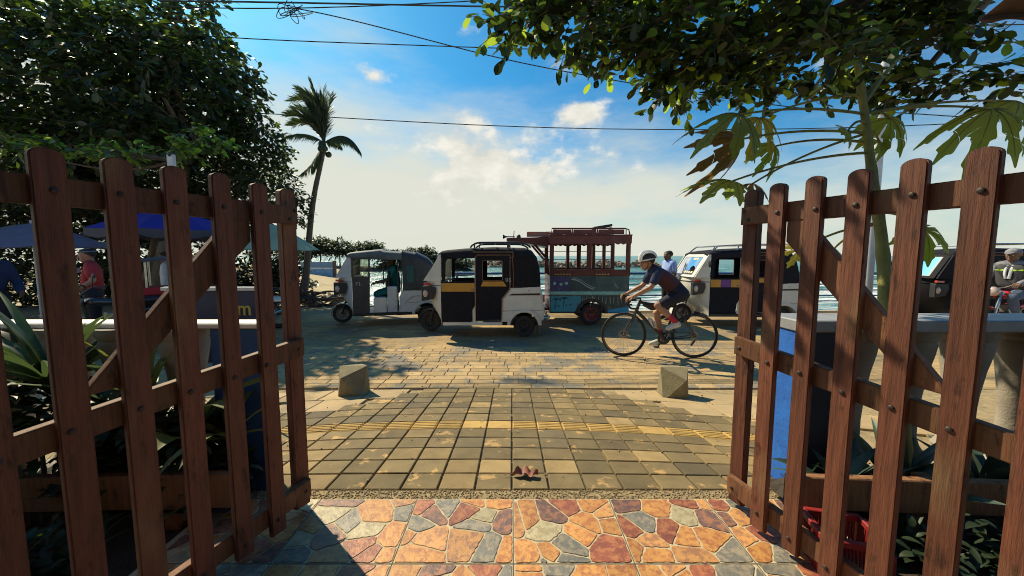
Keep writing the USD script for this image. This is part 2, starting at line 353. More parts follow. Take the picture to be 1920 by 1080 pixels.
for i in range(6):
    for j in range(3):
        X0, X1, Y1, Y0 = xs[i], xs[i + 1], ys[j], ys[j + 1]
        cell = sbox(X0 + .0022, Y0 + .0022, X1 - .0022, Y1 - .0022)
        nn = 19 if Y1 - Y0 > .45 else 16
        pts = []
        while len(pts) < nn:
            q = np.array([rng.uniform(X0, X1), rng.uniform(Y0, Y1)])
            dmin = rng.choice([.045, .075, .105])
            if all(np.hypot(*(q - p)) > dmin * .9 for p in pts): pts.append(q)
        last = -1
        for g in voronoi_diagram(MultiPoint(pts), envelope=cell.buffer(.3)).geoms:
            p = g.intersection(cell)
            if p.is_empty or p.area < 2e-4: continue
            p = p.buffer(-.0028, join_style=2)
            p2 = p.buffer(-.006).buffer(.006, quad_segs=3)
            if p2.is_empty or not hasattr(p2, 'exterior') or p2.area < 2e-4: continue
            q_ = p2.simplify(.0012).exterior; nd = max(10, int(q_.length / .016))
            cc = np.array([q_.interpolate(i / nd, normalized=True).coords[0] for i in range(nd)]); ce = cc.mean(0)
            cc = cc + (cc - ce) / (np.linalg.norm(cc - ce, axis=1, keepdims=True) + 1e-9) * rng.normal(-.0008, .0016, (nd, 1))
            pj = Polygon(cc).buffer(0).intersection(cell)
            p2 = pj if hasattr(pj, 'exterior') and pj.area > 2e-4 else p2
            k = int(rng.choice(6, p=[.33, .15, .24, .07, .14, .07]))
            if k == last: k = int(rng.choice(6))
            last = k
            part(flo, 'stone', stone_mesh(p2), M_st[k])

M_joint = mat('tile_joint', (.10, .08, .06), rough=.9)
for x in xs[1:-1]: part(flo, 'joint', bx(x - .0018, x + .0018, -.19, 1.8255, -.0035, .0007, 0), M_joint)
for y in ys[1:]: part(flo, 'joint', bx(-1.5, 1.5, y - .0018, y + .0018, -.0034, .0009, 0), M_joint)
# sea, beach and far spit
SEA = -1.5
wn = {'g': ('geometry', {}), 'mp': ('mapping', dict(scale=(.35, 1.0, 1.0))), 'n1': ('noise_texture', dict(scale=.55, detail=6.0, roughness=.6)), 'n2': ('noise_texture', dict(scale=2.2, detail=4.0, roughness=.6)),
      'ad': ('math', dict(math_type='add')), 'bu': ('bump', dict(strength=1.0, distance=.35)),
      'sp': ('separate_xyz', {}), 'near': ('map_range', dict(range_type='smoothstep', from_min=80., from_max=18., to_min=.0, to_max=.17)),
      'fm': ('mapping', dict(scale=(.14, .75, 1.0))), 'fn': ('noise_texture', dict(scale=1.0, detail=8.0, roughness=.66)), 'fa': ('math', dict(math_type='add')), 'fr': ('map_range', dict(range_type='smoothstep', from_min=.60, from_max=.74)),
      'cm': ('mix', dict(color1=(.03, .17, .165), color2=(.80, .82, .78))), 'p': ('principled_bsdf', dict(roughness=.22))}
M_sea = usdkit.material(stage, '/World/Looks/sea_water', wn, [('g.position', 'mp.vector'), ('mp.vector', 'n1.vector'), ('mp.vector', 'n2.vector'), ('n1.fac', 'ad.value1'), ('n2.fac', 'ad.value2'), ('ad.value', 'bu.height'), ('bu.normal', 'p.normal'),
      ('g.position', 'sp.vector'), ('sp.y', 'near.value'), ('g.position', 'fm.vector'), ('fm.vector', 'fn.vector'), ('fn.fac', 'fa.value1'), ('near.result', 'fa.value2'), ('fa.value', 'fr.value'), ('fr.result', 'cm.fac'), ('cm.color', 'p.base_color')], surface='p.BSDF')
def wave(X, Y):
    f = np.clip((140 - Y) / 110, 0, 1)
    return SEA + f * (.16 * np.sin(Y * 1.05 + .7 * np.sin(X * .11) + .5 * np.sin(X * .31 + 2)) + .10 * (meshkit.fbm(np.stack([X * .25, Y * .7, 0 * X], -1), 3, 5) - .5))
struct('sea', cat(grid(-160, 160, 9.0, 140, 240, 420, wave), grid(-9000, 9000, 140, 14000, 2, 2, SEA), grid(-9000, -160, -9, 140, 2, 2, SEA), grid(160, 9000, -9, 140, 2, 2, SEA)), M_sea, smooth=True)
def beach(X, Y):
    d = (-.40 * Y - X)
    return np.clip(SEA - .5 + .16 * np.clip(d + 2.5, 0, 9) + .02 * np.clip(d - 6, 0, 30), -2.4, -.42) + .12 * (meshkit.fbm(np.stack([X * .8, Y * .8, 0 * X], -1), 3, 3) - .5)
struct('beach', grid(-90, 2, 11.25, 66, 180, 110, beach), M_sand, smooth=True)
struct('sea_wall', cat(bx(-2.2, 40, 9.93, 10.12, -2.6, ROAD + .03, .01), bx(-40, -2.2, 11.28, 11.42, -2.6, ROAD - .02, .01)), mat('sea_wall_concrete', (.40, .32, .21), scale=3, rough=.9, bump=.5, local=False))
M_rock = mat('dark_rock', (.17, .12, .085), (.07, .05, .04), scale=3, rough=.9, bump=.8, bscale=12, vary=.35)
def spit(X, Y):
    return SEA - .5 + 1.5 * np.exp(-((Y - 68) / 6.0) ** 2) * np.clip((-4 - X) / 6, 0, 1) * (.75 + .5 * meshkit.fbm(np.stack([X * .3, Y * .3, 0 * X], -1), 3, 9))
struct('spit_of_land', grid(-120, 0, 56, 82, 160, 40, spit), mat('spit_soil', (.10, .08, .055), (.05, .045, .035), scale=1.2, rough=.95, bump=.6, bscale=5, local=False))
def rock_mesh(r, seed, sq=.75):
    g = np.random.default_rng(seed); p = g.normal(size=(14, 3)); p /= np.linalg.norm(p, axis=1, keepdims=True)
    return hull(p * r * g.uniform(.75, 1.1, (14, 1)) * [1.15, 1, sq])
bw = thing('breakwater', 'low breakwater of brown boulders across the sea under the horizon', 'breakwater', (0, 0, 0))
M_brock = mat('breakwater_rock', (.34, .25, .17), (.15, .105, .075), scale=1.2, rough=.9, bump=.8, bscale=6, vary=.35)
part(bw, 'core', cat(*[move(rock_mesh(1.25, 900 + k, .62), (-16 + k * 1.1, 91.0, SEA + .25)) for k in range(49)]), M_brock)
for k in range(260):
    x = -16 + 53 * ((k * .618) % 1) + rng.uniform(-.4, .4); lev = (0, 1, 2, 1, 3, 0, 2)[k % 7]; end = min(1, (38.5 - x) / 6)
    part(bw, 'rock', move(rock_mesh(rng.uniform(.5, .85), k), (x, 88.9 + .5 * lev + rng.uniform(-.3, .3), SEA + .05 + .42 * lev * max(.25, end)), rz=rng.uniform(0, 360)), M_brock)

# ------------------------------------------------------------------ gate leaves, balustrade, planting beds
def wood(name, c, c2, k=1.0):
    if name in _mats: return _mats[name]
    nd = {'tc': ('texture_coordinate', {}), 'oi': ('object_info', {}), 'of': ('math', dict(math_type='multiply', value2=37.0)), 'cx': ('combine_xyz', {}), 'va': ('mix', dict(mix_type='add', fac=1.0)),
          'mp': ('mapping', dict(scale=(1, 1, .07))), 'n1': ('noise_texture', dict(scale=55., detail=6.0, roughness=.7)), 'n2': ('noise_texture', dict(scale=5., detail=4.0)), 'mp2': ('mapping', dict(scale=(1, 1, .35))),
          'r1': ('rgb_ramp', {'ramp': [(.30, c2), (.62, c)]}), 'w': ('map_range', dict(range_type='smoothstep', from_min=.53, from_max=.74)), 'mx': ('mix', dict(color2=(.34 * k, .20 * k, .105 * k))),
          'n3': ('noise_texture', dict(scale=22., detail=5.0, roughness=.7)), 'w3': ('map_range', dict(range_type='smoothstep', from_min=.54, from_max=.70, to_max=.8)), 'mx3': ('mix', dict(color2=tuple(.35 * q for q in c2))),
          'mr': ('map_range', dict(to_min=.72, to_max=1.22)), 'hs': ('hsv', {}), 'bu': ('bump', dict(strength=.8, distance=.006)), 'p': ('principled_bsdf', dict(roughness=.62, specular_ior_level=.35))}
    _mats[name] = usdkit.material(stage, '/World/Looks/' + name, nd, [('oi.random', 'of.value1'), ('of.value', 'cx.z'), ('of.value', 'cx.x'), ('tc.object', 'va.color1'), ('cx.vector', 'va.color2'),
          ('va.color', 'mp.vector'), ('mp.vector', 'n1.vector'), ('va.color', 'mp2.vector'), ('mp2.vector', 'n2.vector'), ('mp2.vector', 'n3.vector'), ('n1.fac', 'r1.fac'), ('r1.color', 'mx.color1'), ('n2.fac', 'w.value'), ('w.result', 'mx.fac'),
          ('mx.color', 'mx3.color1'), ('n3.fac', 'w3.value'), ('w3.result', 'mx3.fac'), ('oi.random', 'mr.value'), ('mr.result', 'hs.value'), ('mx3.color', 'hs.color'), ('hs.color', 'p.base_color'), ('n1.fac', 'bu.height'), ('bu.normal', 'p.normal')], surface='p.BSDF')
    return _mats[name]
M_wood = wood('stained_wood', (.165, .057, .032), (.072, .027, .018), .6)
M_rail = wood('worn_wood', (.20, .088, .042), (.092, .04, .024), .7)
M_bolt = mat('bolt_iron', (.07, .05, .045), (.03, .025, .02), scale=60, rough=.55, metallic=.5)

def gate(name, label, loc, rz, F):
    """A picket gate leaf; local x runs from its far stile towards the near end, F is the side (along local y) its pickets are on."""
    g = thing(name, label, 'gate', loc, rz)
    S, W, H = .1410, .066, 1.575
    def Y(a, b): return tuple(sorted((F * a, F * b)))
    def pk(x, w, h, y, nm, dz=0.0):
        a = np.linspace(0, math.pi, 9); r = w / 2
        poly = [(x - r, .03 + dz), (x + r, .03 + dz)] + [(x + r * math.cos(t), h - r * .62 + r * .62 * math.sin(t)) for t in a]
        ins = Polygon(poly).buffer(-.004, join_style=1)
        part(g, nm, cat(xz(Polygon(poly), y[0] + .004, y[1] - .004), xz(ins, y[0], y[0] + .004), xz(ins, y[1] - .004, y[1])), M_wood)
    for k in range(7):
        pk(k * S, W + rng.normal(0, .002), H + rng.normal(0, .004), Y(0, -.028), 'picket')
    pk(-.165, .072, 1.578, Y(-.066, -.106), 'stile')
    pk(7 * S - .05, .075, 1.55, Y(-.066, -.104), 'stile')
    L0, L1 = -.182, 7 * S - .02
    def rail(z0, z1, h, nm='rail', x0=L0, x1=L1, y=Y(-.029, -.065)):
        poly = Polygon([(x0, z0), (x1, z1), (x1, z1 - h), (x0, z0 - h)])
        part(g, nm, xz_round(poly, y[0], y[1], .004, 2), M_rail)
    rail(1.495, 1.490, .080); rail(.880, .752, .084); rail(.176, .060, .085)
    part(g, 'brace', xz_round(Polygon([(.03, 1.415), (.105, 1.413), (.655, .700), (.655, .69), (.60, .682), (.03, 1.33)]).intersection(Polygon([(-1, 2), (2, 2), (2, .771), (-1, .925)])), *Y(-.030, -.064), .004, 2), M_rail)
    def bolt(x, z, y):
        m = ball((0, 0, 0), .0095, 1, (1, .55, 1)); return move(m, (x, F * y, z))
    for k in range(7):
        for z0, z1 in ((1.455, 1.45), (.82, .715), (.118, .02)):
            z = z0 + (z1 - z0) * (k * S - L0) / (L1 - L0)
            part(g, 'bolt', bolt(k * S + rng.normal(0, .005), z + rng.normal(0, .006), .001), M_bolt)
    for z in (1.475, 1.435): part(g, 'bolt', bolt(-.168 + (1.475 - z) * .6, z, -.029), M_bolt)
    for z in (.83, .125): part(g, 'bolt', bolt(-.155, z, -.029), M_bolt)
    return g
gate('picket_gate', 'sunlit reddish brown picket gate leaf beside the papaya tree, swung open', (1.112, 1.576, 0), math.degrees(math.atan2(-.9425, .334)), -1)
gate('picket_gate', 'shaded dark brown picket gate leaf under the big dark tree crown, swung open', (-1.040, 1.549, 0), math.degrees(math.atan2(-.912, -.41)), 1)

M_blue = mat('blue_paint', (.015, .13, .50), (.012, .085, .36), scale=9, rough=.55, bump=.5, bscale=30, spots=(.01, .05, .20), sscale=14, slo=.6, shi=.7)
M_blue2 = mat('blue_paint_dull', (.02, .09, .26), (.015, .06, .18), scale=9, rough=.6, bump=.4, bscale=30)  # darker copy of the blue paint, the shade on this pier put into colour
M_cop = mat('coping_grey', (.30, .31, .33), (.20, .21, .23), scale=7, rough=.45, bump=.2)
M_copw = mat('coping_white', (.78, .74, .66), (.62, .58, .50), scale=7, rough=.6, bump=.2)
M_bal = mat('baluster_concrete', (.31, .275, .22), (.21, .185, .15), scale=8, rough=.8, bump=.4, bscale=70)
prof = [(0.001, 0), (.105, 0), (.108, .07), (.075, .09), (.070, .12), (.080, .15), (.095, .18), (.078, .21), (.064, .26), (.062, .36), (.070, .50), (.086, .64), (.104, .74), (.110, .79), (.104, .805), (.118, .83), (.118, .868), (0.001, .868)]
bal_mesh = lathe(prof, 20)
def balustrade(name, label, s, x_pier, x_end, copm, blue, x_first, dp=.235, top=.932, th=.063):
    t = thing(name, label, 'balustrade', (0, 1.91, 0))
    pw = .075 if s > 0 else .26
    x0, x1 = sorted((s * x_pier, s * (x_pier + pw)))
    if s > 0: part(t, 'infill_panel', bx(x_pier + .0755, x_pier + .26, .01, dp - .01, -.02, top - th - .0005, .004), mat('navy_panel', (.014, .018, .04), (.009, .012, .026), rough=.6))  # dark colour stands for shade on the blue pier front, no separate panel
    part(t, 'pier', bx(x0, x1, 0, dp, -.02, top - th - .0005, .006), blue)
    x0, x1 = sorted((s * (x_pier - .012), s * x_end))
    part(t, 'coping', bx(x0, x1, -.012, dp + .015, top - th, top, .006), copm)
    x = x_first; k = 0
    while x < x_end - .1:
        part(t, 'baluster', move(bal_mesh, (s * x, max(dp / 2, .06), 0), s=(1, 1, (top - th - .0005) / .868)), M_bal, 35); x += .318
    x0, x1 = sorted((s * (x_pier + .262), s * x_end))
    part(t, 'base', bx(x0, x1, -.01, .245, -.1, -.002, .006), M_bal)
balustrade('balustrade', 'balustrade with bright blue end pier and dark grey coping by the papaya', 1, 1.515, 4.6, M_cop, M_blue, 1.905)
balustrade('balustrade', 'balustrade with shade-darkened blue end pier and white coping behind the shaded gate', -1, 1.335, 4.6, M_copw, M_blue2, 1.78, .10, .918, .028)

M_plank = wood('plank_wood', (.25, .125, .06), (.13, .06, .032), .8)
t = thing('planter_edging', 'horizontal sunstruck plank edging the plant bed above the red crate', 'edging board', (1.27, 1.60, 0), -3)
part(t, 'plank', bx(0, 1.6, 0, .04, .105, .262, .005), M_plank); part(t, 'post', bx(.62, .69, .041, .10, -.06, .25, .004), M_plank); part(t, 'post', bx(1.35, 1.42, .041, .10, -.06, .25, .004), M_plank)
t = thing('planter_edging', 'horizontal shaded plank edging the plant bed behind the dark gate', 'edging board', (-2.9, 1.56, 0), 2)
part(t, 'plank', bx(0, 1.60, 0, .04, .10, .265, .005), M_plank); part(t, 'post', bx(.50, .57, .041, .10, -.06, .25, .004), M_plank); part(t, 'post', bx(1.25, 1.32, .041, .10, -.06, .25, .004), M_plank)
struct('planting_bed', cat(grid(1.35, 5, 1.63, 1.90, 40, 6, lambda X, Y: .05 + .05 * meshkit.noise(np.stack([X * 9, Y * 9, 0 * X], -1))), grid(-5, -1.33, 1.61, 1.90, 40, 6, lambda X, Y: .05 + .05 * meshkit.noise(np.stack([X * 9, Y * 9, 0 * X], -1)))), M_soil)

def strap_leaf(L, w, up, az, droop, base=(0, 0, 0), fold=.3, n=9, twist=0.0):
    """A long leaf with a keel, rising at angle up and bending over."""
    s = np.linspace(0, 1, n); ang = math.radians(up) - math.radians(droop) * s ** 1.4
    st = L / (n - 1); r = np.r_[0, np.cumsum(np.cos(ang[:-1]) * st)]; z = np.r_[0, np.cumsum(np.sin(ang[:-1]) * st)]
    ww = w * np.clip(np.minimum(.55 + 1.8 * s, 1) * (1 - s ** 3.0), .02, 1) / 2
    d = np.array([math.cos(az), math.sin(az)]); p = np.array([-d[1], d[0]])
    V = []
    for i in range(n):
        c = np.array([*(d * r[i]), z[i]]); e = np.array([*(p * math.cos(twist * s[i])), math.sin(twist * s[i])]) * ww[i]
        u = np.array([0, 0, fold * ww[i]])
        V += [c - e + u, c, c + e + u]
    F = []
    for i in range(n - 1):
        for q in (0, 1):
            a = 3 * i + q; F += [(a, a + 1, a + 4), (a, a + 4, a + 3)]
    return TM(np.array(V) + base, F)
M_strap = mat('strap_leaf', (.065, .105, .03), (.035, .06, .02), scale=6, rough=.42, leaf=.25, vary=.25, stretch=(4, 4, 1))
M_strap2 = mat('strap_leaf_yellowing', (.16, .17, .03), (.07, .10, .025), scale=5, rough=.45, leaf=.35, vary=.2)
M_agave = mat('agave_leaf', (.05, .085, .06), (.03, .05, .04), scale=5, rough=.45, vary=.2)
def strap_plant(name, label, loc, nl, L, w, m, up=(35, 85), droop=(30, 95), stem=0.0, seed=1, fold=.3):
    g = np.random.default_rng(seed); t = thing(name, label, 'plant', loc)
    if stem: part(t, 'stem', tube([(0, 0, -.05), (.01, .0, stem * .5), (0, .01, stem)], [.022, .018, .014], 7), M_strap2)
    for k in range(nl):
        mm = m[int(g.integers(len(m)))]
        part(t, 'leaf', strap_leaf(L * g.uniform(.6, 1.1), w * g.uniform(.8, 1.2), g.uniform(*up), k * 2.4 + g.uniform(-.4, .4), g.uniform(*droop), (0, 0, stem - .03 * g.random()), fold, twist=g.normal(0, .4)), mm, True)
    return t
strap_plant('dracaena', 'tall dark strap-leaved plant at the far end of the shaded bed', (-2.28, 1.78, .06), 26, .62, .055, [M_strap], stem=.55, seed=3)
strap_plant('dracaena', 'olive strap-leaved plant behind the third picket of the shaded gate', (-1.86, 1.80, .06), 18, .50, .06, [M_strap, M_strap2], stem=.40, seed=5)
strap_plant('broad_leaf_plant', 'plant with broad arching leaves below the shaded coping', (-1.62, 1.78, .06), 12, .55, .12, [M_strap, M_strap2], stem=.22, seed=8, up=(40, 80), droop=(60, 130), fold=.2)
strap_plant('broad_leaf_plant', 'small plant with yellow-edged leaves against the shade-darkened blue pier', (-1.43, 1.80, .06), 9, .42, .05, [M_strap2], stem=.30, seed=9, up=(20, 80), droop=(60, 120))
strap_plant('agave', 'dark agave with upright pointed leaves in the sunny bed', (1.98, 1.80, .07), 18, .46, .075, [M_agave], up=(25, 85), droop=(-5, 30), seed=11, fold=.5)
strap_plant('agave', 'small splayed agave nearest the bright blue pier', (1.66, 1.77, .07), 14, .34, .06, [M_agave], up=(15, 70), droop=(0, 50), seed=12, fold=.5)
strap_plant('agave', 'agave half hidden at the end of the sunny bed', (2.42, 1.78, .07), 16, .40, .07, [M_agave], up=(20, 80), droop=(0, 40), seed=13, fold=.5)
und = []
g = np.random.default_rng(21)
for k in range(240):
    x = -g.uniform(1.38, 3.2) if k < 170 else g.uniform(1.5, 3.2)
    und.append(strap_leaf(g.uniform(.12, .3), .022, g.uniform(10, 70), g.uniform(0, 6.28), g.uniform(30, 140), (x, g.uniform(1.66, 1.88), .07), .3, 6))
tag(whole('undergrowth', cat(und), M_strap, 'tangle of dark low leaves in the plant beds', 'undergrowth'), kind='stuff')
def bush(name, label, pts, L, seed, cnt):
    g = np.random.default_rng(seed); t = thing(name, label, 'shrub', (0, 0, 0)); m = []
    for k in range(cnt):
        c, r = pts[int(g.integers(len(pts)))]; d = g.normal(size=3); d /= np.linalg.norm(d); p = np.array(c) + d * r * g.random() ** .4
        m.append(strap_leaf(L * g.uniform(.6, 1.2), L * .42, g.uniform(-30, 60), g.uniform(0, 6.28), g.uniform(20, 80), p, .25, 5))
    part(t, 'foliage', cat(m), mat('shrub_leaf', (.03, .05, .022), (.016, .028, .014), scale=6, rough=.5, leaf=.2, leafc=(.06, .10, .02)), True)
    part(t, 'stems', cat(*[tube([(c[0], c[1], .0), c], [.012, .006], 5) for c, r in pts]), M_soil)
bush('shrub', 'dark leafy shrub filling the bed under the white coping', [((-1.62, 1.78, .30), .17), ((-1.85, 1.80, .42), .22), ((-2.1, 1.80, .40), .24), ((-2.4, 1.8, .5), .26), ((-2.7, 1.8, .6), .28), ((-1.48, 1.77, .18), .13), ((-2.0, 1.78, .2), .2)], .11, 61, 1500)
bush('shrub', 'dark leafy shrub behind the nearest shaded pickets', [((-2.35, 1.35, .35), .28), ((-2.2, 1.2, .12), .2), ((-2.6, 1.3, .7), .26), ((-1.9, 1.3, .05), .15)], .10, 62, 700)
bush('shrub', 'low dark shrub below the sunlit edging plank', [((1.75, 1.45, .0), .14), ((2.0, 1.42, .03), .16), ((2.3, 1.4, .05), .18)], .08, 63, 420)
# dark garden inside the gates
und = []
for k in range(260):
    sx = -1 if k < 150 else 1
    und.append(strap_leaf(g.uniform(.10, .28), .018, g.uniform(5, 60), g.uniform(0, 6.28), g.uniform(30, 140), (sx * g.uniform(1.62, 3.2), g.uniform(.7, 1.5), -.03), .3, 6))
tag(whole('ground_cover', cat(und), M_strap, 'dark leafy ground cover inside the fence beside the gates', 'ground cover'), kind='stuff')

# red slatted crate
M_red = mat('red_plastic', (.27, .022, .022), (.19, .015, .015), scale=20, rough=.45)
t = thing('plastic_crate', 'red slatted plastic crate behind the lower rail of the sunlit gate', 'crate', (1.345, 1.40, -.03), -14)
wx, wy, hh = .21, .18, .21
def tray(y0, y1): return None
for s in (-1, 1):
    part(t, 'rim', bx(-wx / 2, wx / 2, s * wy / 2 - .012, s * wy / 2 + .012, hh - .025, hh, .003), M_red); part(t, 'rim', bx(s * wx / 2 - .012, s * wx / 2 + .012, -wy / 2 + .013, wy / 2 - .013, hh - .025, hh, .003), M_red)
    sl = [bar((-wx / 2 + .015 + k * .0125, s * wy / 2, .012), (-wx / 2 + .015 + k * .0125, s * wy / 2, hh - .024), .0042, 5) for k in range(16)]
    part(t, 'side_slats', cat(sl), M_red)
    sl = [bar((s * wx / 2, -wy / 2 + .017 + k * .0128, .012), (s * wx / 2, -wy / 2 + .017 + k * .0128, hh - .024), .0042, 5) for k in range(12)]
    part(t, 'end_slats', cat(sl), M_red)
    for q in (-1, 1): part(t, 'corner_post', bx(s * wx / 2 - .011, s * wx / 2 + .011, q * wy / 2 - .011, q * wy / 2 + .011, .01, hh - .026, .003), M_red)
part(t, 'bottom', bx(-wx / 2, wx / 2, -wy / 2, wy / 2, 0, .011, .002), M_red)

# concrete bollards: a square foot and a smaller turned, slanting top
M_boll = mat('bollard_concrete', (.26, .22, .125), (.17, .145, .085), scale=10, rough=.9, bump=.6, bscale=60, spots=(.16, .14, .10), sscale=18, slo=.6, shi=.75)
def bollard(label, p, rz, flip):
    t = thing('bollard', label, 'bollard', p, rz)
    foot = [(-.135, -.12, -.01), (.125, -.12, -.01), (.13, .12, -.01), (-.13, .12, -.01)]
    top = [(flip * .085, -.155, .235), (-.14 + flip * .02, .03, .318), (.15 + flip * .01, .02, .318), (-flip * .04, .15, .30)]
    part(t, 'body', hull(foot + top), M_boll)
    part(t, 'footing', bx(-.17, .17, -.15, .15, -.03, .006, .003), M_slab)
bollard('faceted concrete bollard nearest the shaded gate, its lit face turned away', (-1.73, 3.93, -.25), 4, -1)
bollard('faceted concrete bollard below the bicycle, one triangular face dark', (1.73, 3.86, -.245), -4, 1)

# curled dry leaf
def dry_leaf():
    g = np.random.default_rng(4); n = 14; V = []; F = []
    for i in range(n):
        s = i / (n - 1); w = .035 * math.sin(math.pi * min(1, s * 1.05)) ** .7 + .002
        for q in range(5):
            e = (q - 2) / 2
            V.append((s * .15 - .075, e * w + .01 * math.sin(s * 6), .004 + .022 * abs(e) ** 1.5 * (1 + .5 * math.sin(s * 17 + q)) + .010 * math.sin(s * 9) ** 2))
    for i in range(n - 1):
        for q in range(4): a = i * 5 + q; F += [(a, a + 1, a + 6), (a, a + 6, a + 5)]
    return TM(V, F)
p = at_z(985, 893, -.012)
t = thing('dry_leaf', 'curled reddish brown dry leaf lying on the pavers', 'leaf', (p[0], p[1], -.012), 4)
part(t, 'blade', dry_leaf(), mat('dry_leaf', (.34, .13, .085), (.19, .07, .05), scale=30, rough=.7), True)
part(t, 'stalk', tube(curve([(-.07, .004, .012), (-.10, .012, .016), (-.125, .004, .006)], 8), .0025, 5), mat('dry_leaf', (1, 1, 1)))

# ------------------------------------------------------------------ vehicles
M_white = mat('white_paint', (.66, .64, .58), (.55, .53, .47), scale=4, rough=.35, coat=.3, spots=(.30, .24, .17), sscale=6, slo=.66, shi=.82)
M_grey = mat('pale_grey_paint', (.52, .55, .55), (.42, .45, .45), scale=4, rough=.35, coat=.3, spots=(.26, .23, .18), sscale=6, slo=.66, shi=.82)
M_black = mat('black_canvas', (.014, .014, .019), (.008, .008, .011), scale=12, spec=.2, rough=.8, bump=.3, bscale=30)
M_dark = mat('dark_trim', (.02, .02, .022), (.012, .012, .013), scale=12, rough=.45)
M_tyre = mat('tyre_rubber', (.022, .021, .021), (.035, .031, .027), scale=12, rough=.85)
M_rim = mat('steel_rim', (.30, .29, .27), (.16, .15, .14), scale=18, rough=.45, metallic=.6)
M_band = mat('yellow_band', (.55, .28, .035), (.44, .21, .03), scale=9, rough=.6, bump=.2)
M_purp = mat('purple_band', (.15, .05, .28), (.11, .04, .2), scale=9, rough=.6)
M_pipe = mat('orange_piping', (.36, .17, .08), scale=9, rough=.6)
M_head = mat('headlight_lens', (.55, .45, .40), (.40, .30, .26), scale=20, rough=.1, coat=1)
M_lampr = mat('red_lens', (.45, .05, .03), (.3, .03, .02), scale=20, rough=.15, coat=1)
M_chrome = mat('worn_chrome', (.5, .5, .48), (.3, .29, .27), scale=20, rough=.25, metallic=.9)
M_seat = mat('grey_vinyl', (.20, .20, .21), (.14, .14, .15), scale=8, rough=.5)
M_tarp = mat('grey_green_canvas', (.095, .115, .12), (.06, .075, .08), scale=5, rough=.6, bump=.3, bscale=14)
M_glass = glass('window_glass', (.78, .9, .86)); M_plast = glass('clear_plastic', (.72, .74, .66))
M_num = mat('pale_lettering', (.6, .58, .5), rough=.6); M_sticker = mat('orange_sticker', (.75, .45, .16), (.8, .7, .45), scale=40, rough=.5)
M_green = mat('green_sticker', (.03, .28, .16), rough=.4)

def wheel(parent, c, r, w, rim, rimr=.62, name='wheel'):
    wpath = part(parent, name, move(lathe([(r * rimr, -w * .42), (r * rimr * 1.05, -w * .5), (r * .86, -w * .5), (r * .97, -w * .38), (r, -w * .18), (r, w * .18), (r * .97, w * .38), (r * .86, w * .5), (r * rimr * 1.05, w * .5), (r * rimr, w * .42), (r * rimr, -w * .42)], 36, 'y'), c), M_tyre, 40)
    rr = r * rimr
    part(wpath, 'rim', move(cat(lathe([(.001, -w * .25), (rr * .3, -w * .34), (rr * .36, -w * .22), (rr * .75, -w * .16), (rr * .85, -w * .40), (rr * 1.02, -w * .45), (rr * 1.02, w * .45), (rr * .8, w * .3), (.001, w * .25)], 30, 'y'),
         *[move(ball((0, 0, 0), rr * .06, 1), (rr * .52 * math.cos(q), -w * .2, rr * .52 * math.sin(q))) for q in np.arange(5) * 1.2566]), c), rim, 35)
    return wpath
def slabside(poly, s, hw, t=.018):
    """A panel in one side of a vehicle: s is the side (-1 near, 1 far)."""
    y0, y1 = sorted((s * hw, s * (hw - t))); return xz(poly, y0, y1)
def loft(rings, caps=True):
    n = len(rings[0]); V = np.concatenate(rings); F = []
    for i in range(len(rings) - 1):
        for q in range(n):
            w = (q + 1) % n; F += [(i * n + q, i * n + w, (i + 1) * n + w), (i * n + q, (i + 1) * n + w, (i + 1) * n + q)]
    if caps:
        for k, off in ((0, 0), (len(rings) - 1, (len(rings) - 1) * n)):
            V = np.vstack([V, np.mean(rings[k], 0)]); c = len(V) - 1
            for q in range(n):
                w = (q + 1) % n; F.append((c, off + w, off + q) if k == 0 else (c, off + q, off + w))
    m = TM(V, F); trimesh.repair.fix_normals(m); return m
def arch(x, hw, z0, z1, r=.14, n=6):
    """A cross-section: flat sides from z0 up, rounded shoulders, slightly cambered top."""
    p = [(x, -hw, z0)]
    for k in range(n + 1):
        a = math.pi - k * math.pi / 2 / n; p.append((x, -hw + r + r * math.cos(a), z1 - r + r * math.sin(a)))
    p.append((x, 0, z1 + .025))
    for k in range(n + 1):
        a = math.pi / 2 - k * math.pi / 2 / n; p.append((x, hw - r + r * math.cos(a), z1 - r + r * math.sin(a)))
    p.append((x, hw, z0)); return np.array(p)

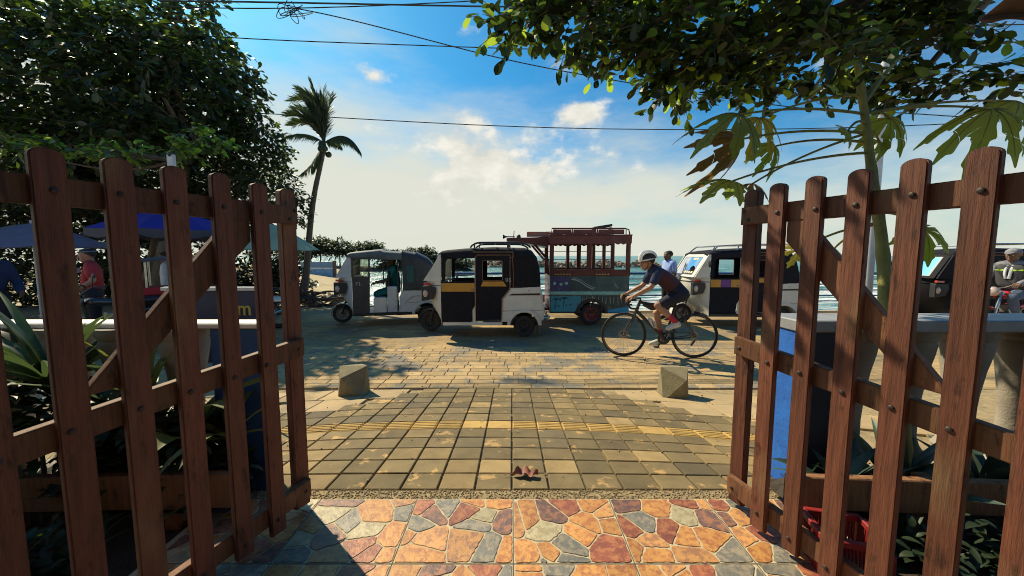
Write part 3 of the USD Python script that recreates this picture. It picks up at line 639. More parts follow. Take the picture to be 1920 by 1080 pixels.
def tuk(label, loc, rz, st):
    t = thing('auto_rickshaw', label, 'auto rickshaw', loc, rz, None)
    hw = .60; body = st['body']
    # front cowl
    rings = []
    for z, xf, w in ((.25, .42, .37), (.34, .32, .40), (.46, .21, .43), (.60, .11, .45), (.72, .045, .465), (.84, .012, .475), (.96, 0., .475), (1.04, .02, .475), (1.08, .05, .47)):
        a = np.linspace(-math.pi / 2, math.pi / 2, 17); xb = .375; e = .55
        k = np.clip(np.cos(a), 0, 1)
        rr = [(xb - (xb - xf) * (c ** e) if xf < xb else xb - .01 * c, (w + (hw - w) * (1 - c ** .7)) * math.sin(q) , z) for q, c in zip(a, k)]
        rings.append(np.array(rr))
    part(t, 'front_cowl', loft(rings), body, 40)
    # windscreen
    A0, A1 = (.05, 1.08), (.335, 1.545)
    def wp(f, y, o=0.0): return np.array([A0[0] + (A1[0] - A0[0]) * f - .05 * (1 - (y / .5) ** 2) + o, y, A0[1] + (A1[1] - A0[1]) * f])
    ny = 9; ysw = np.linspace(-.47, .47, ny)
    def strip(f0, f1, y0, y1, th=.02):
        P = np.linspace(y0, y1, 7); V = []
        for y in P:
            for f in (f0, f1): V += [wp(f, y), wp(f, y, th)]
        F = []
        for i in range(6):
            b = 4 * i
            F += [(b, b + 4, b + 6), (b, b + 6, b + 2), (b + 1, b + 3, b + 7), (b + 1, b + 7, b + 5), (b, b + 1, b + 5), (b, b + 5, b + 4), (b + 2, b + 6, b + 7), (b + 2, b + 7, b + 3)]
        return TM(V, F)
    part(t, 'windscreen_frame', cat(strip(-.02, .08, -.52, .52, .035), strip(.92, 1.04, -.52, .52, .035), strip(.0, 1.0, -.53, -.43, .035), strip(.0, 1.0, .43, .53, .035)), body, 30)
    part(t, 'windscreen_seal', cat(strip(.08, .115, -.43, .43, .028), strip(.885, .92, -.43, .43, .028), strip(.08, .92, -.43, -.405, .028), strip(.08, .92, .405, .43, .028)), M_dark, 30)
    part(t, 'windscreen', strip(.1, .9, -.42, .42, .006), M_glass, 30)
    part(t, 'wiper', cat(bar(wp(.10, -.05, -.02), wp(.62, .12, -.02), .008, 6), bar(wp(.62, .12, -.025), wp(.30, -.10, -.025), .006, 6)), M_dark)
    if st.get('stickers'):
        for f, ws in ((.83, (-.27, -.20, -.14)), (.20, (-.36, -.27, -.19, -.10, -.02))):
            for y in ws:
                part(t, 'sticker', strip(f - .045, f + .045, y - .03, y + .025, -.004), M_sticker)
    # side pillars from windscreen to the cowl
    for s in (-1, 1):
        part(t, 'front_pillar', slabside([(.05, 1.07), (.10, 1.07), (.36, 1.07), (.375, 1.555), (.33, 1.555)], s, hw - .002, .03) if st['kind'] != 'closed' else slabside([(.05, 1.07), (.30, 1.05), (.375, 1.06), (.385, 1.555), (.335, 1.555), (.30, 1.44)], s, hw - .002, .03), body if st['kind'] != 'closed' else body)
        # headlamp
        part(t, 'headlight_bezel', slabside(Polygon([(.03, .70), (.23, .74), (.27, .86), (.26, .945), (.03, .955)]).buffer(.012), s, hw + .004, .10), M_dark)
        part(t, 'headlight', move(ball((0, 0, 0), 1, 2, (.052, .035, .075)), (.085, s * (hw - .012), .83)), M_head, True)
        part(t, 'indicator', bx(.055, .19, *sorted((s * (hw + .003), s * (hw - .06))), .985, 1.03, .006), M_lampr)
    part(t, 'cowl_trim', cat(*[tube([r_ * [1, 1, 1] for r_ in rings[6] + [-.006, 0, .015]], .007, 5)]), M_dark)
    # floor and running gear
    part(t, 'chassis', cat(bx(.36, 2.12, -.52, .52, .225, .275, .01), bx(.30, 2.2, -.10, .10, .17, .224, .01), bx(1.25, 2.2, -.40, .40, .19, .2245, .01)), M_dark)
    for s in (-1, 1): part(t, 'sill', bx(.40, 1.52, *sorted((s * hw, s * (hw - .06))), .228, .292, .008), body if st['kind'] == 'closed' else M_dark)
    rim = st.get('rim', M_rim)
    wheel(t, (.05, 0, .215), .215, .12, rim); wheel(t, (1.93, -.50, .205), .205, .125, rim); wheel(t, (1.93, .50, .205), .205, .125, rim)
    part(t, 'seam', cat(*[tube([(x, s * (hw + .0055), z) for x, z in ((1.53, .50), (2.285, .52))], .0035, 4) for s in (-1, 1)]), M_dark)
    part(t, 'number_plate', bx(2.318, 2.324, -.17, .17, .52, .62, .002), M_num)
    part(t, 'door_handle', cat(*[bar((.93, s * (hw + .012), .90), (.985, s * (hw + .012), .90), .009, 6) for s in (-1, 1)]), M_chrome)
    # front mudguard and fork
    pr = [(.05 + .25 * math.cos(a), .215 + .25 * math.sin(a)) for a in np.linspace(math.radians(-5), math.radians(188), 14)]
    pi = [(.05 + .232 * math.cos(a), .215 + .232 * math.sin(a)) for a in np.linspace(math.radians(188), math.radians(-5), 14)]
    part(t, 'front_mudguard', xz_round(Polygon(pr + pi), -.095, .095, .02, 2), st.get('fender', body), 30)
    part(t, 'fork', cat(bar((.05, .08, .205), (.16, .05, .62), .02), bar((.05, -.08, .205), (.16, -.05, .62), .02)), M_dark)
    # rear body with wheel arches
    wc = Point(1.93, .215)
    prof = st['rear']
    rear = Polygon(prof).buffer(.03, join_style=1).buffer(-.03).difference(wc.buffer(.262)).difference(sbox(1.93 - .262, -1, 1.93 + .262, .215))
    part(t, 'rear_body', xz_round(rear, -hw - .005, hw + .005, .03, 3), body, 25)
    ring = wc.buffer(.325).difference(wc.buffer(.262)).intersection(sbox(1.55, .235, 2.35, 1))
    for s in (-1, 1):
        part(t, 'wheel_arch', xz_round(ring, *sorted((s * (hw - .02), s * (hw + .045))), .018, 3), body, 25)
        part(t, 'side_strip', slabside([(1.64, .795), (1.70, .825), (2.22, .835), (2.22, .80)], s, hw + .012, .03), M_dark)
        part(t, 'mudflap', bx(2.17, 2.185, *sorted((s * .42, s * .58)), .06, .30, .003), M_dark)
        part(t, 'tail_light', bx(2.285, 2.315, *sorted((s * .38, s * .55)), .66, .80, .006), M_lampr)
    part(t, 'fuel_flap', slabside(Polygon([(1.90, .845), (2.03, .845), (2.03, .93), (1.90, .93)]).buffer(.01), -1, hw + .010, .03), body)
    part(t, 'latch', move(ball((0, 0, 0), .009, 1), (2.01, -hw - .012, .89)), M_dark)
    part(t, 'bumper', cat(tube(curve([(2.28, -.55, .36), (2.38, -.48, .35), (2.39, 0, .35), (2.38, .48, .35), (2.28, .55, .36)], 20), .022, 8), bar((2.3, -.3, .36), (2.39, -.3, .35), .016), bar((2.3, .3, .36), (2.39, .3, .35), .016)), M_chrome, 40)
    # seats, handlebar
    part(t, 'driver_seat', cat(bx(.78, 1.06, -.26, .26, .56, .66, .03), bx(1.02, 1.10, -.26, .26, .66, .94, .03)), st.get('seat', M_seat), 30)
    part(t, 'seat_base', bx(.80, 1.08, -.28, .28, .276, .558, .01), st.get('base', M_dark))
    part(t, 'passenger_seat', cat(bx(1.52, 1.98, -.55, .55, .54, .65, .03), bx(1.92, 2.02, -.55, .55, .651, 1.06, .03)), M_seat, 30)
    part(t, 'handlebar', cat(bar((.30, 0, .6), (.42, 0, 1.0), .025), tube(curve([(.50, -.33, 1.02), (.44, -.2, 1.04), (.42, 0, 1.0), (.44, .2, 1.04), (.50, .33, 1.02)], 14), .014, 7)), M_dark)
    part(t, 'mirror', cat(bar((.36, -hw, 1.30), (.30, -hw - .10, 1.36), .008, 6), move(ball((0, 0, 0), 1, 2, (.022, .06, .085)), (.29, -hw - .13, 1.37))), M_dark) if st.get('mirror') else None
    k = st['kind']
    if k in ('closed', 'half'):
        for s in (-1, 1):
            part(t, 'door_curtain', slabside(Polygon([(.385, .295), (.93, .295), (.955, .52), (1.005, .60), (1.005, 1.055), (.385, 1.055)]).buffer(-.012).buffer(.012), s, hw, .014), M_black)
            bands = [(.386, 1.004, M_band)] if k == 'closed' else [(.386, .60, M_band), (.605, .805, M_purp), (.81, 1.03, M_band)]
            for a, b, mm in bands: part(t, 'band', slabside(Polygon([(a, .865), (b, .865), (b, 1.025), (a, 1.025)]), s, hw + .004, .012), mm)
            part(t, 'post', cat(slabside([(.39, 1.06), (.455, 1.06), (.47, 1.42), (.50, 1.47), (1.0, 1.49), (1.0, 1.555), (.39, 1.555)], s, hw - .004, .03)), M_black)
            dx = Polygon([(1.02, .33), (1.50, .33), (1.515, .74), (1.66, .92), (1.665, 1.545), (1.06, 1.545), (1.02, 1.50)])
            win = Polygon([(1.175, 1.09), (1.50, 1.09), (1.50, 1.42), (1.175, 1.42)]).buffer(.02)
            part(t, 'door', slabside(dx.difference(win), s, hw + .006, .018), M_black)
            part(t, 'door_piping', cat(tube([(x, s * (hw + .006), z) for x, z in list(dx.exterior.coords)[:-1]], .0065, 5, True), tube([(x, s * (hw + .006), z) for x, z in list(win.simplify(.004).exterior.coords)[:-1]], .005, 5, True)), M_pipe)
            part(t, 'window_flap', slabside([(1.12, .965), (1.60, .965), (1.54, 1.055), (1.16, 1.055)], s, hw + .014, .01), M_band)
            part(t, 'centre_post', slabside([(.962, .292), (1.018, .292), (1.018, 1.5), (1.006, 1.5), (1.006, .60), (.962, .52)], s, hw - .006, .04), body)
            part(t, 'roof_flap', slabside([(.98, 1.60), (1.73, 1.60), (1.73, 1.50), (1.66, 1.50), (1.66, 1.56), (1.05, 1.555)], s, hw + .004, .012), M_black)
            part(t, 'flap_piping', tube([(x, s * (hw + .006), z) for x, z in [(.98, 1.60), (1.73, 1.60), (1.73, 1.50), (1.665, 1.50)]], .006, 5), M_pipe)
        sec = [arch(.325, .585, 1.50, 1.575, .05), arch(.40, .60, 1.50, 1.62, .09), arch(.8, .605, 1.49, 1.655, .11), arch(1.3, .605, 1.49, 1.68, .12), arch(1.67, .60, 1.49, 1.675, .12)]
        part(t, 'roof', loft(sec), M_black, 40)
        sec = [arch(1.67, .60, .935, 1.67, .12), arch(1.95, .597, .935, 1.665, .13), arch(2.08, .59, .935, 1.62, .16), arch(2.17, .585, .935, 1.50, .18), arch(2.22, .58, .935, 1.30, .14), arch(2.235, .58, .935, .99, .02)]
        part(t, 'rear_hood', loft(sec), M_black, 40)
        part(t, 'rear_piping', tube(curve([(1.72, -.604, .94), (1.72, -.604, 1.3), (1.70, -.60, 1.6)], 10), .005, 5), M_pipe) if k == 'closed' else None
        rm = M_dark if k == 'closed' else st.get('rackm', M_chrome)
        if k == 'closed':
            rk = []
            for s in (-1, 1):
                rk += [tube(curve([(.92, s * .50, 1.68), (1.0, s * .50, 1.755), (1.15, s * .50, 1.775), (1.75, s * .50, 1.775), (1.95, s * .50, 1.75), (2.05, s * .50, 1.68)], 22), .018, 8)]
                rk += [bar((1.0, s * .53, 1.58), (1.0, s * .50, 1.755), .014), bar((1.62, s * .53, 1.58), (1.62, s * .50, 1.772), .014)]
            rk += [bar((x, -.5, 1.772), (x, .5, 1.772), .014) for x in (1.06, 1.35, 1.65, 1.9)]
        else:
            rk = []
            for s in (-1, 1):
                rk += [tube([(.42, s * .52, 1.62), (.56, s * .50, 1.735), (1.2, s * .50, 1.77), (2.0, s * .50, 1.77), (2.1, s * .5, 1.66)], .016, 8), bar((.95, s * .52, 1.66), (1.0, s * .5, 1.76), .013), bar((1.7, s * .52, 1.66), (1.75, s * .5, 1.77), .013)]
            rk += [bar((x, -.5, z), (x, .5, z), .014) for x, z in ((.56, 1.735), (1.0, 1.76), (1.5, 1.77), (2.0, 1.77))]
        part(t, 'roof_rack', cat(rk), rm, 40)
        if k == 'closed':
            d = move(meshkit.text_mesh('03', .065, .004), rx=90); part(t, 'number', move(d, (1.575, -hw - .008, 1.055)), M_num)
            for s in (-1, 1): part(t, 'windscreen_sticker', strip(.25, .62, s * .40 - .02, s * .40 + .02, -.004), M_green)
    else:
        # open sided, legroom screen with a clear window, ribbed soft roof
        for s in (-1, 1):
            scr = Polygon([(.385, .27), (.72, .27), (.76, 1.50), (.385, 1.50)])
            win = Polygon([(.425, 1.10), (.70, 1.10), (.71, 1.44), (.425, 1.44)]).buffer(.012)
            if s == -1:
                part(t, 'side_screen', slabside(scr.difference(win), s, hw, .012), mat('brown_canvas', (.075, .06, .05), (.05, .042, .038), scale=9, rough=.8, bump=.3))
                part(t, 'screen_window', slabside(win, s, hw - .004, .004), M_plast)
            for x in (1.02, 1.32): part(t, 'post', bar((x, s * .57, .3 if x > 1.2 else .9), (x, s * .57, 1.56), .012), M_dark)
            part(t, 'valance', slabside([(.36, 1.47), (1.45, 1.44), (1.45, 1.56), (.36, 1.56)], s, hw - .002, .012), M_tarp)
        part(t, 'partition', bx(1.10, 1.14, -.54, .54, .55, 1.20, .012), M_dark)
        part(t, 'side_box', bx(.80, 1.07, -.585, -.33, .28, .62, .015), M_white); part(t, 'step_panel', bx(1.09, 1.30, -.58, -.40, .28, .86, .015), M_grey)
        sec = [arch(.30, .60, 1.49, 1.57, .05), arch(.36, .615, 1.49, 1.60, .07), arch(.98, .615, 1.50, 1.665, .10), arch(1.02, .60, 1.49, 1.635, .10), arch(1.38, .60, 1.48, 1.615, .11), arch(1.42, .62, 1.40, 1.655, .12)]
        part(t, 'roof', loft(sec), M_tarp, 40)
        sec = [arch(1.42, .605, .765, 1.645, .12), arch(1.70, .60, .765, 1.59, .13), arch(1.72, .612, .765, 1.615, .13), arch(1.98, .60, .765, 1.47, .16), arch(2.10, .59, .765, 1.34, .16), arch(2.13, .585, .765, 1.15, .14), arch(2.10, .58, .765, .86, .04)]
        part(t, 'rear_hood', loft(sec), mat('dark_hood_canvas', (.03, .036, .045), (.018, .022, .028), scale=7, rough=.6, bump=.3, bscale=14), 40)
        part(t, 'hood_window', slabside(Polygon([(1.52, .95), (1.66, .95), (1.66, 1.30), (1.52, 1.30)]).buffer(.01), -1, .612, .01), mat('dark_teal_plastic', (.02, .09, .09), rough=.25))
        part(t, 'body_crease', tube(curve([(1.46, -.612, .48), (1.60, -.615, .62), (1.80, -.615, .655), (2.25, -.612, .66)], 14), .008, 5), body)
        part(t, 'number', move(move(meshkit.text_mesh('71', .07, .003), rx=90), (.44, -hw - .004, .90)), M_num)
    return t
REAR_A = [(1.50, .29), (1.515, .72), (1.66, .90), (1.66, .955), (2.23, .955), (2.27, .80), (2.29, .60), (2.315, .50), (2.30, .34), (2.24, .29)]
REAR_B = [(1.34, .275), (1.34, .62), (1.42, .78), (2.12, .78), (2.26, .72), (2.30, .55), (2.31, .34), (2.24, .285)]
tuk('white auto rickshaw with plain yellow band over black door curtains', (-1.70, 7.42, ROAD), 0, dict(kind='closed', body=M_white, rear=REAR_A, fender=M_dark, rim=M_dark))
tuk('pale grey auto rickshaw with open sides and a rounded grey-green soft roof', (-3.93, 8.35, ROAD), 13, dict(kind='open', body=M_grey, rear=REAR_B, base=M_white))
tuk('auto rickshaw with yellow and purple band, orange windscreen stickers and pale roof rack', (3.86, 8.42, ROAD), -2, dict(kind='half', body=M_white, rear=REAR_A, stickers=True, mirror=True))
tuk('black curtained auto rickshaw mostly hidden behind the tallest pickets on the right', (8.55, 8.0, ROAD), -3, dict(kind='half', body=M_black, rear=REAR_A, rackm=M_chrome))

# the little open-sided party bus
M_mar = mat('maroon_paint', (.125, .024, .018), (.07, .015, .012), scale=5, rough=.45, coat=.2)
M_mar2 = mat('maroon_light', (.17, .05, .04), (.10, .03, .026), scale=6, rough=.5)
M_mold = mat('aqua_moulding', (.36, .62, .52), (.2, .44, .38), scale=14, rough=.5)
M_mural = [mat('mural_purple', (.10, .05, .20), (.03, .05, .09), scale=5, rough=.45, spots=(.10, .32, .25), sscale=7, slo=.6, shi=.66), mat('mural_dark', (.05, .10, .10), (.02, .04, .045), scale=4, rough=.4, spots=(.22, .30, .28), sscale=5, slo=.62, shi=.66),
           mat('mural_green', (.07, .13, .12), (.03, .065, .06), scale=5, rough=.4, spots=(.22, .30, .28), sscale=4, slo=.62, shi=.68), mat('mural_blue', (.03, .38, .48), (.05, .26, .33), scale=3, rough=.4, spots=(.02, .09, .08), sscale=6, slo=.58, shi=.64), mat('mural_falls', (.04, .09, .085), (.02, .04, .04), scale=4, rough=.4, spots=(.40, .46, .44), sscale=9, slo=.58, shi=.68, stretch=(1, 1, .25))]
M_teal = mat('bright_blue_paint', (.015, .33, .52), (.015, .24, .4), scale=6, rough=.4)
M_yel = mat('yellow_scallop', (.55, .40, .10), rough=.6)
t = thing('party_bus', 'small maroon open-sided party bus with teal mural panels and roof rack', 'bus', (.83, 8.02, ROAD), 0)
D = 1.30
for s, y in ((-1, 0), (1, D)):
    def yy(o, th): return tuple(sorted((y + s * o, y + s * (o - th))))
    arch_cut = Point(.92, .235).buffer(.31)
    low = Polygon([(.005, .29), (1.73, .29), (1.73, 1.09), (.005, 1.09)]).difference(arch_cut).difference(Polygon([(1.25, .28), (1.74, .28), (1.74, .43), (1.25, .34)]))
    part(t, 'side_panel', xz(low, *yy(0, .03)), M_mural[2])
    if s == -1:
        for k, (a, b, z0, z1) in enumerate(((.02, .43, .77, 1.075), (.44, .985, .77, 1.075), (.995, 1.715, .77, 1.075), (.02, .68, .31, .65), (.69, 1.715, .36, .65))):
            part(t, 'mural', xz(sbox(a, z0, b, z1).difference(arch_cut), *yy(.006, .006)), M_mural[k])
        for (px, pz, hh) in ((.12, .56, .14), (.30, .58, .16)):      # palms on the blue panel
            fr = [bar((px, y - .009, .40), (px + .02, y - .009, pz), .006, 4)] + [tube(curve([(px + .02, y - .009, pz), (px + .02 + .05 * math.cos(a), y - .009, pz + .03 + .03 * math.sin(a)), (px + .02 + .10 * math.cos(a), y - .009, pz - .02 + .04 * math.sin(a))], 5), .006, 4) for a in (0, .7, 1.5, 2.3, 3.1)]
            part(t, 'painted_palm', cat(fr), M_mural[2])
        rp = curve([(.46, y - .009, 1.02), (.62, y - .009, .98), (.78, y - .009, .88), (.97, y - .009, .80)], 12)
        part(t, 'painted_road', cat(tube(rp, .012, 4), tube(rp + [.03, 0, .03], .006, 4)), M_num)
        for k, q in enumerate(np.linspace(.72, 1.66, 12)):
            part(t, 'painted_fall', bar((q, y - .008, .63), (q + .02 * math.sin(k * 3.1), y - .008, .42 + .08 * abs(math.sin(k * 1.7))), .006, 4), M_num)
        for (px, pz) in ((.10, .93), (.24, .91), (.36, .93)): part(t, 'painted_flower', move(ball((0, 0, 0), .035, 1, (1, .15, 1)), (px, y - .006, pz)), M_mold)
        part(t, 'corner_fin', xz(Polygon([(1.24, .34), (1.735, .425), (1.735, .29), (1.28, .29)]), *yy(.01, .04)), M_teal)
        part(t, 'moulding', xz_round(sbox(.0, .675, 1.735, .755), *yy(.028, .028), .01, 2), M_mold)
        for k in range(44): part(t, 'moulding_stud', move(ball((0, 0, 0), .008, 0), (.03 + k * .039, y - .028, .69)), M_mural[2])
    part(t, 'sill', xz_round(sbox(-.01, 1.091, 1.745, 1.235), *yy(.012, .07), .01, 2), M_mar)
    if s == -1:
        for k in range(11):
            x = .12 + .062 * k if k < 6 else 1.0 + .062 * (k - 6) + .02
            part(t, 'scallop', xz(Polygon([(x - .028, 1.118), (x + .028, 1.118), (x, 1.15)]), *yy(.017, .006)), M_yel)
    for a, b in ((-.01, .08), (.80, .90), (1.655, 1.745)): part(t, 'post', xz_round(sbox(a, 1.236, b, 1.82), *yy(.008, .06), .008, 2), M_mar)
    # scalloped valance
    P = [(-.02, 1.96), (1.755, 1.96)]; nsc = 15; w = 1.775 / nsc
    for k in range(nsc, 0, -1):
        for q in (0, .25, .5, .75): P.append((-.02 + w * (k - q), 1.80 - .028 * math.sin(math.pi * q)))
    P.append((-.02, 1.80))
    part(t, 'valance', xz(Polygon(P).buffer(0), *yy(.03, .02)), M_mar2)
    for z in (1.44, 1.64): part(t, 'window_bar', bar((.0, y - s * .03, z), (1.74, y - s * .03, z), .009, 6), M_dark) if s == 1 else None
    for x0 in (.0,): part(t, 'rack_rail', cat(tube([(.03, y + s * 0 - s * .02, 2.0), (.03, y - s * .02, 2.12), (1.62, y - s * .02, 2.12), (1.70, y - s * .02, 2.09), (1.72, y - s * .02, 1.99)], .014, 7), *[bar((x, y - s * .02, 1.985), (x, y - s * .02, 2.12), .011) for x in (.10, .48, 1.02, 1.35, 1.64)]), M_mar)
    for a, b in ((.06, .46), (.50, 1.0), (1.04, 1.60)): part(t, 'rack_board', bx(a, b, *sorted((y - s * .024, y - s * .036)), 2.0, 2.10, .003), M_mar2)
for x in (.52, 1.16, 1.42): part(t, 'inner_post', bx(x, x + .075, D - .16, D - .08, 1.2, 1.94, .006), M_mar)
part(t, 'roof', bx(-.03, 1.77, -.035, D + .035, 1.961, 1.99, .008), M_mar); part(t, 'floor', bx(.0, 1.73, .031, D - .031, .27, .33, .005), M_dark)
part(t, 'bench', cat(bx(.2, .55, .08, D - .08, .66, .75, .02), bx(.95, 1.3, .08, D - .08, .66, .75, .02), bx(.2, .26, .08, D - .08, .751, 1.10, .02), bx(.95, 1.01, .08, D - .08, .751, 1.10, .02)), M_mar)
part(t, 'front_wall', bx(.0, .03, .032, D - .032, .33, 1.09, .004), M_mar); part(t, 'rear_wall', bx(1.70, 1.73, .032, D - .032, .33, 1.09, .004), M_mural[2])
part(t, 'roof_case', move(bx(0, .42, 0, .3, 0, .055, .008), (1.06, .5, 2.14), ry=-9), M_dark); part(t, 'case_leg', cat(bx(1.08, 1.11, .55, .75, 1.99, 2.16, .004), bx(1.44, 1.47, .55, .75, 1.99, 2.19, .004)), M_dark)
wheel(t, (.92, .10, .245), .245, .17, mat('red_rim', (.30, .05, .045), (.16, .03, .03), scale=14, rough=.45)); wheel(t, (.92, D - .10, .245), .245, .17, mat('red_rim', (1, 1, 1)))
part(t, 'mudguard', xz_round(Point(.92, .235).buffer(.36).difference(Point(.92, .235).buffer(.29)).intersection(sbox(.4, .27, 1.5, 1)), -.03, .22, .015, 2), M_dark, 30)
# driver's cab in front, behind the white rickshaw
part(t, 'cab_roof', loft([np.array([(-.95, a, b) for a, b in ((.18, 1.86), (D - .18, 1.86), (D - .18, 1.92), (.18, 1.92))]), np.array([(-.5, a, b) for a, b in ((.12, 1.80), (D - .12, 1.80), (D - .12, 1.93), (.12, 1.93))]), np.array([(-.03, a, b) for a, b in ((.06, 1.72), (D - .06, 1.72), (D - .06, 1.945), (.06, 1.945))])]), M_mar)
for s in (.14, D - .14): part(t, 'cab_strut', cat(bar((-.35, s, 1.80), (-.02, s, 1.42), .03, 6), bar((-.75, s, .9), (-.90, s, 1.86), .022, 6)), M_mar)
part(t, 'destination_board', bx(-.50, -.02, .20, .26, 1.95, 2.06, .006), mat('painted_board', (.42, .12, .06), (.16, .16, .17), scale=9, rough=.5))
part(t, 'siren', cat(lathe([(.001, 0), (.05, 0), (.05, .02), (.042, .06), (.02, .08), (.001, .082)], 14).apply_translation((-.68, .3, 1.925)), bar((-.80, .3, 1.92), (-.78, .3, 2.09), .008, 5)), M_dark, 30)
part(t, 'horn', move(lathe([(.012, 0), (.014, .18), (.022, .23), (.05, .27), (.052, .272), (.012, .2), (.004, 0)], 14), (-.76, .3, 1.955), ry=-90), M_dark, 30)
part(t, 'cab_body', cat(loft([np.array([(-.95, a, b) for a, b in ((.3, .5), (D - .3, .5), (D - .3, 1.0), (.3, 1.0))]), np.array([(-.8, a, b) for a, b in ((.15, .35), (D - .15, .35), (D - .15, 1.05), (.15, 1.05))])]), bx(-.8, -.002, .2, D - .2, .3, .36, .01), bx(-.5, -.15, .3, D - .3, .361, .75, .02)), M_mar)
wheel(t, (-.85, D / 2, .23), .23, .13, M_rim); part(t, 'cab_fork', cat(bar((-.85, D / 2 - .09, .23), (-.75, D / 2 - .05, .7), .02), bar((-.85, D / 2 + .09, .23), (-.75, D / 2 + .05, .7), .02)), M_dark)
part(t, 'grab_handle', tube(curve([(-.10, .02, 1.62), (-.20, -.01, 1.60), (-.20, -.01, 1.50), (-.10, .02, 1.48)], 10), .009, 6), M_chrome)

# ------------------------------------------------------------------ people
_sph = np.array(trimesh.creation.icosphere(1, 1.0).vertices)
def blob(*cr):
    """The rounded solid that wraps the given spheres (centre, radius)."""
    return m3.Manifold.hull_points(np.concatenate([np.asarray(c) + _sph * r for c, r in cr]))
def unify(bs, edge=.022, it=6):
    m = m3.Manifold.batch_boolean(bs, m3.OpType.Add)
    q = arr(m.refine_to_length(edge)); q.merge_vertices()
    trimesh.smoothing.filter_taubin(q, iterations=it)
    return q
def solid(m):
    return m3.Manifold(m3.Mesh(np.asarray(m.vertices, np.float32), np.asarray(m.faces, np.uint32)))
U = lambda v: np.asarray(v, float) / np.linalg.norm(v)
def hand_blobs(w, d, nrm, curl=35, side=1):
    """A palm, four fingers of different lengths and a thumb; d along the hand, nrm out of the back of it."""
    d, nrm = U(d), U(nrm); s = U(np.cross(d, nrm)) * side; w = np.asarray(w, float); out = []
    out.append(blob((w, .021), (w + d * .02 + s * .022, .013), (w + d * .085 + s * .033, .0115), (w + d * .08 - s * .032, .0105), (w + d * .02 - s * .018, .013)))
    for k, (o, L) in enumerate(((.031, .068), (.011, .078), (-.011, .072), (-.031, .056))):
        a = math.radians(curl * .7); b = math.radians(curl * 1.7)
        p0 = w + d * .078 + s * o; p1 = p0 + (d * math.cos(a) - nrm * math.sin(a)) * L * .5; p2 = p1 + (d * math.cos(b) - nrm * math.sin(b)) * L * .5
        out += [blob((p0, .0095), (p1, .0088)), blob((p1, .0088), (p2, .0075))]
    t0 = w + d * .025 + s * .026; t1 = t0 + U(s * .75 + d * .6 - nrm * .25) * .038; t2 = t1 + U(s * .15 + d * .9 - nrm * .35) * .032
    return out + [blob((t0, .012), (t1, .0105)), blob((t1, .0105), (t2, .0088))]
def head_blobs(c, f, u):
    f, u = U(f), U(u); r = U(np.cross(f, u)); c = np.asarray(c, float)
    P = lambda a, b, e: c + f * a + r * b + u * e
    b = [blob((P(-.025, .018, .035), .078), (P(-.025, -.018, .035), .078), (P(.022, .012, .03), .070), (P(.022, -.012, .03), .070)),
         blob((P(.03, .022, .0), .055), (P(.03, -.022, .0), .055), (P(.058, .012, -.085), .026), (P(.058, -.012, -.085), .026), (P(-.015, .03, -.045), .038), (P(-.015, -.03, -.045), .038)),
         blob((P(.088, 0, .012), .010), (P(.108, 0, -.026), .0115), (P(.092, .012, -.03), .008), (P(.092, -.012, -.03), .008)),
         blob((P(.083, .016, -.058), .008), (P(.083, -.016, -.058), .008), (P(.09, 0, -.056), .008)), blob((P(.083, .013, -.067), .008), (P(.083, -.013, -.067), .008), (P(.09, 0, -.068), .008))]
    for s in (-1, 1): b.append(blob((P(-.012, s * .079, .012), .014), (P(-.006, s * .078, -.02), .010)))
    return b, P
def lerp(a, b, t): return np.asarray(a, float) * (1 - t) + np.asarray(b, float) * t
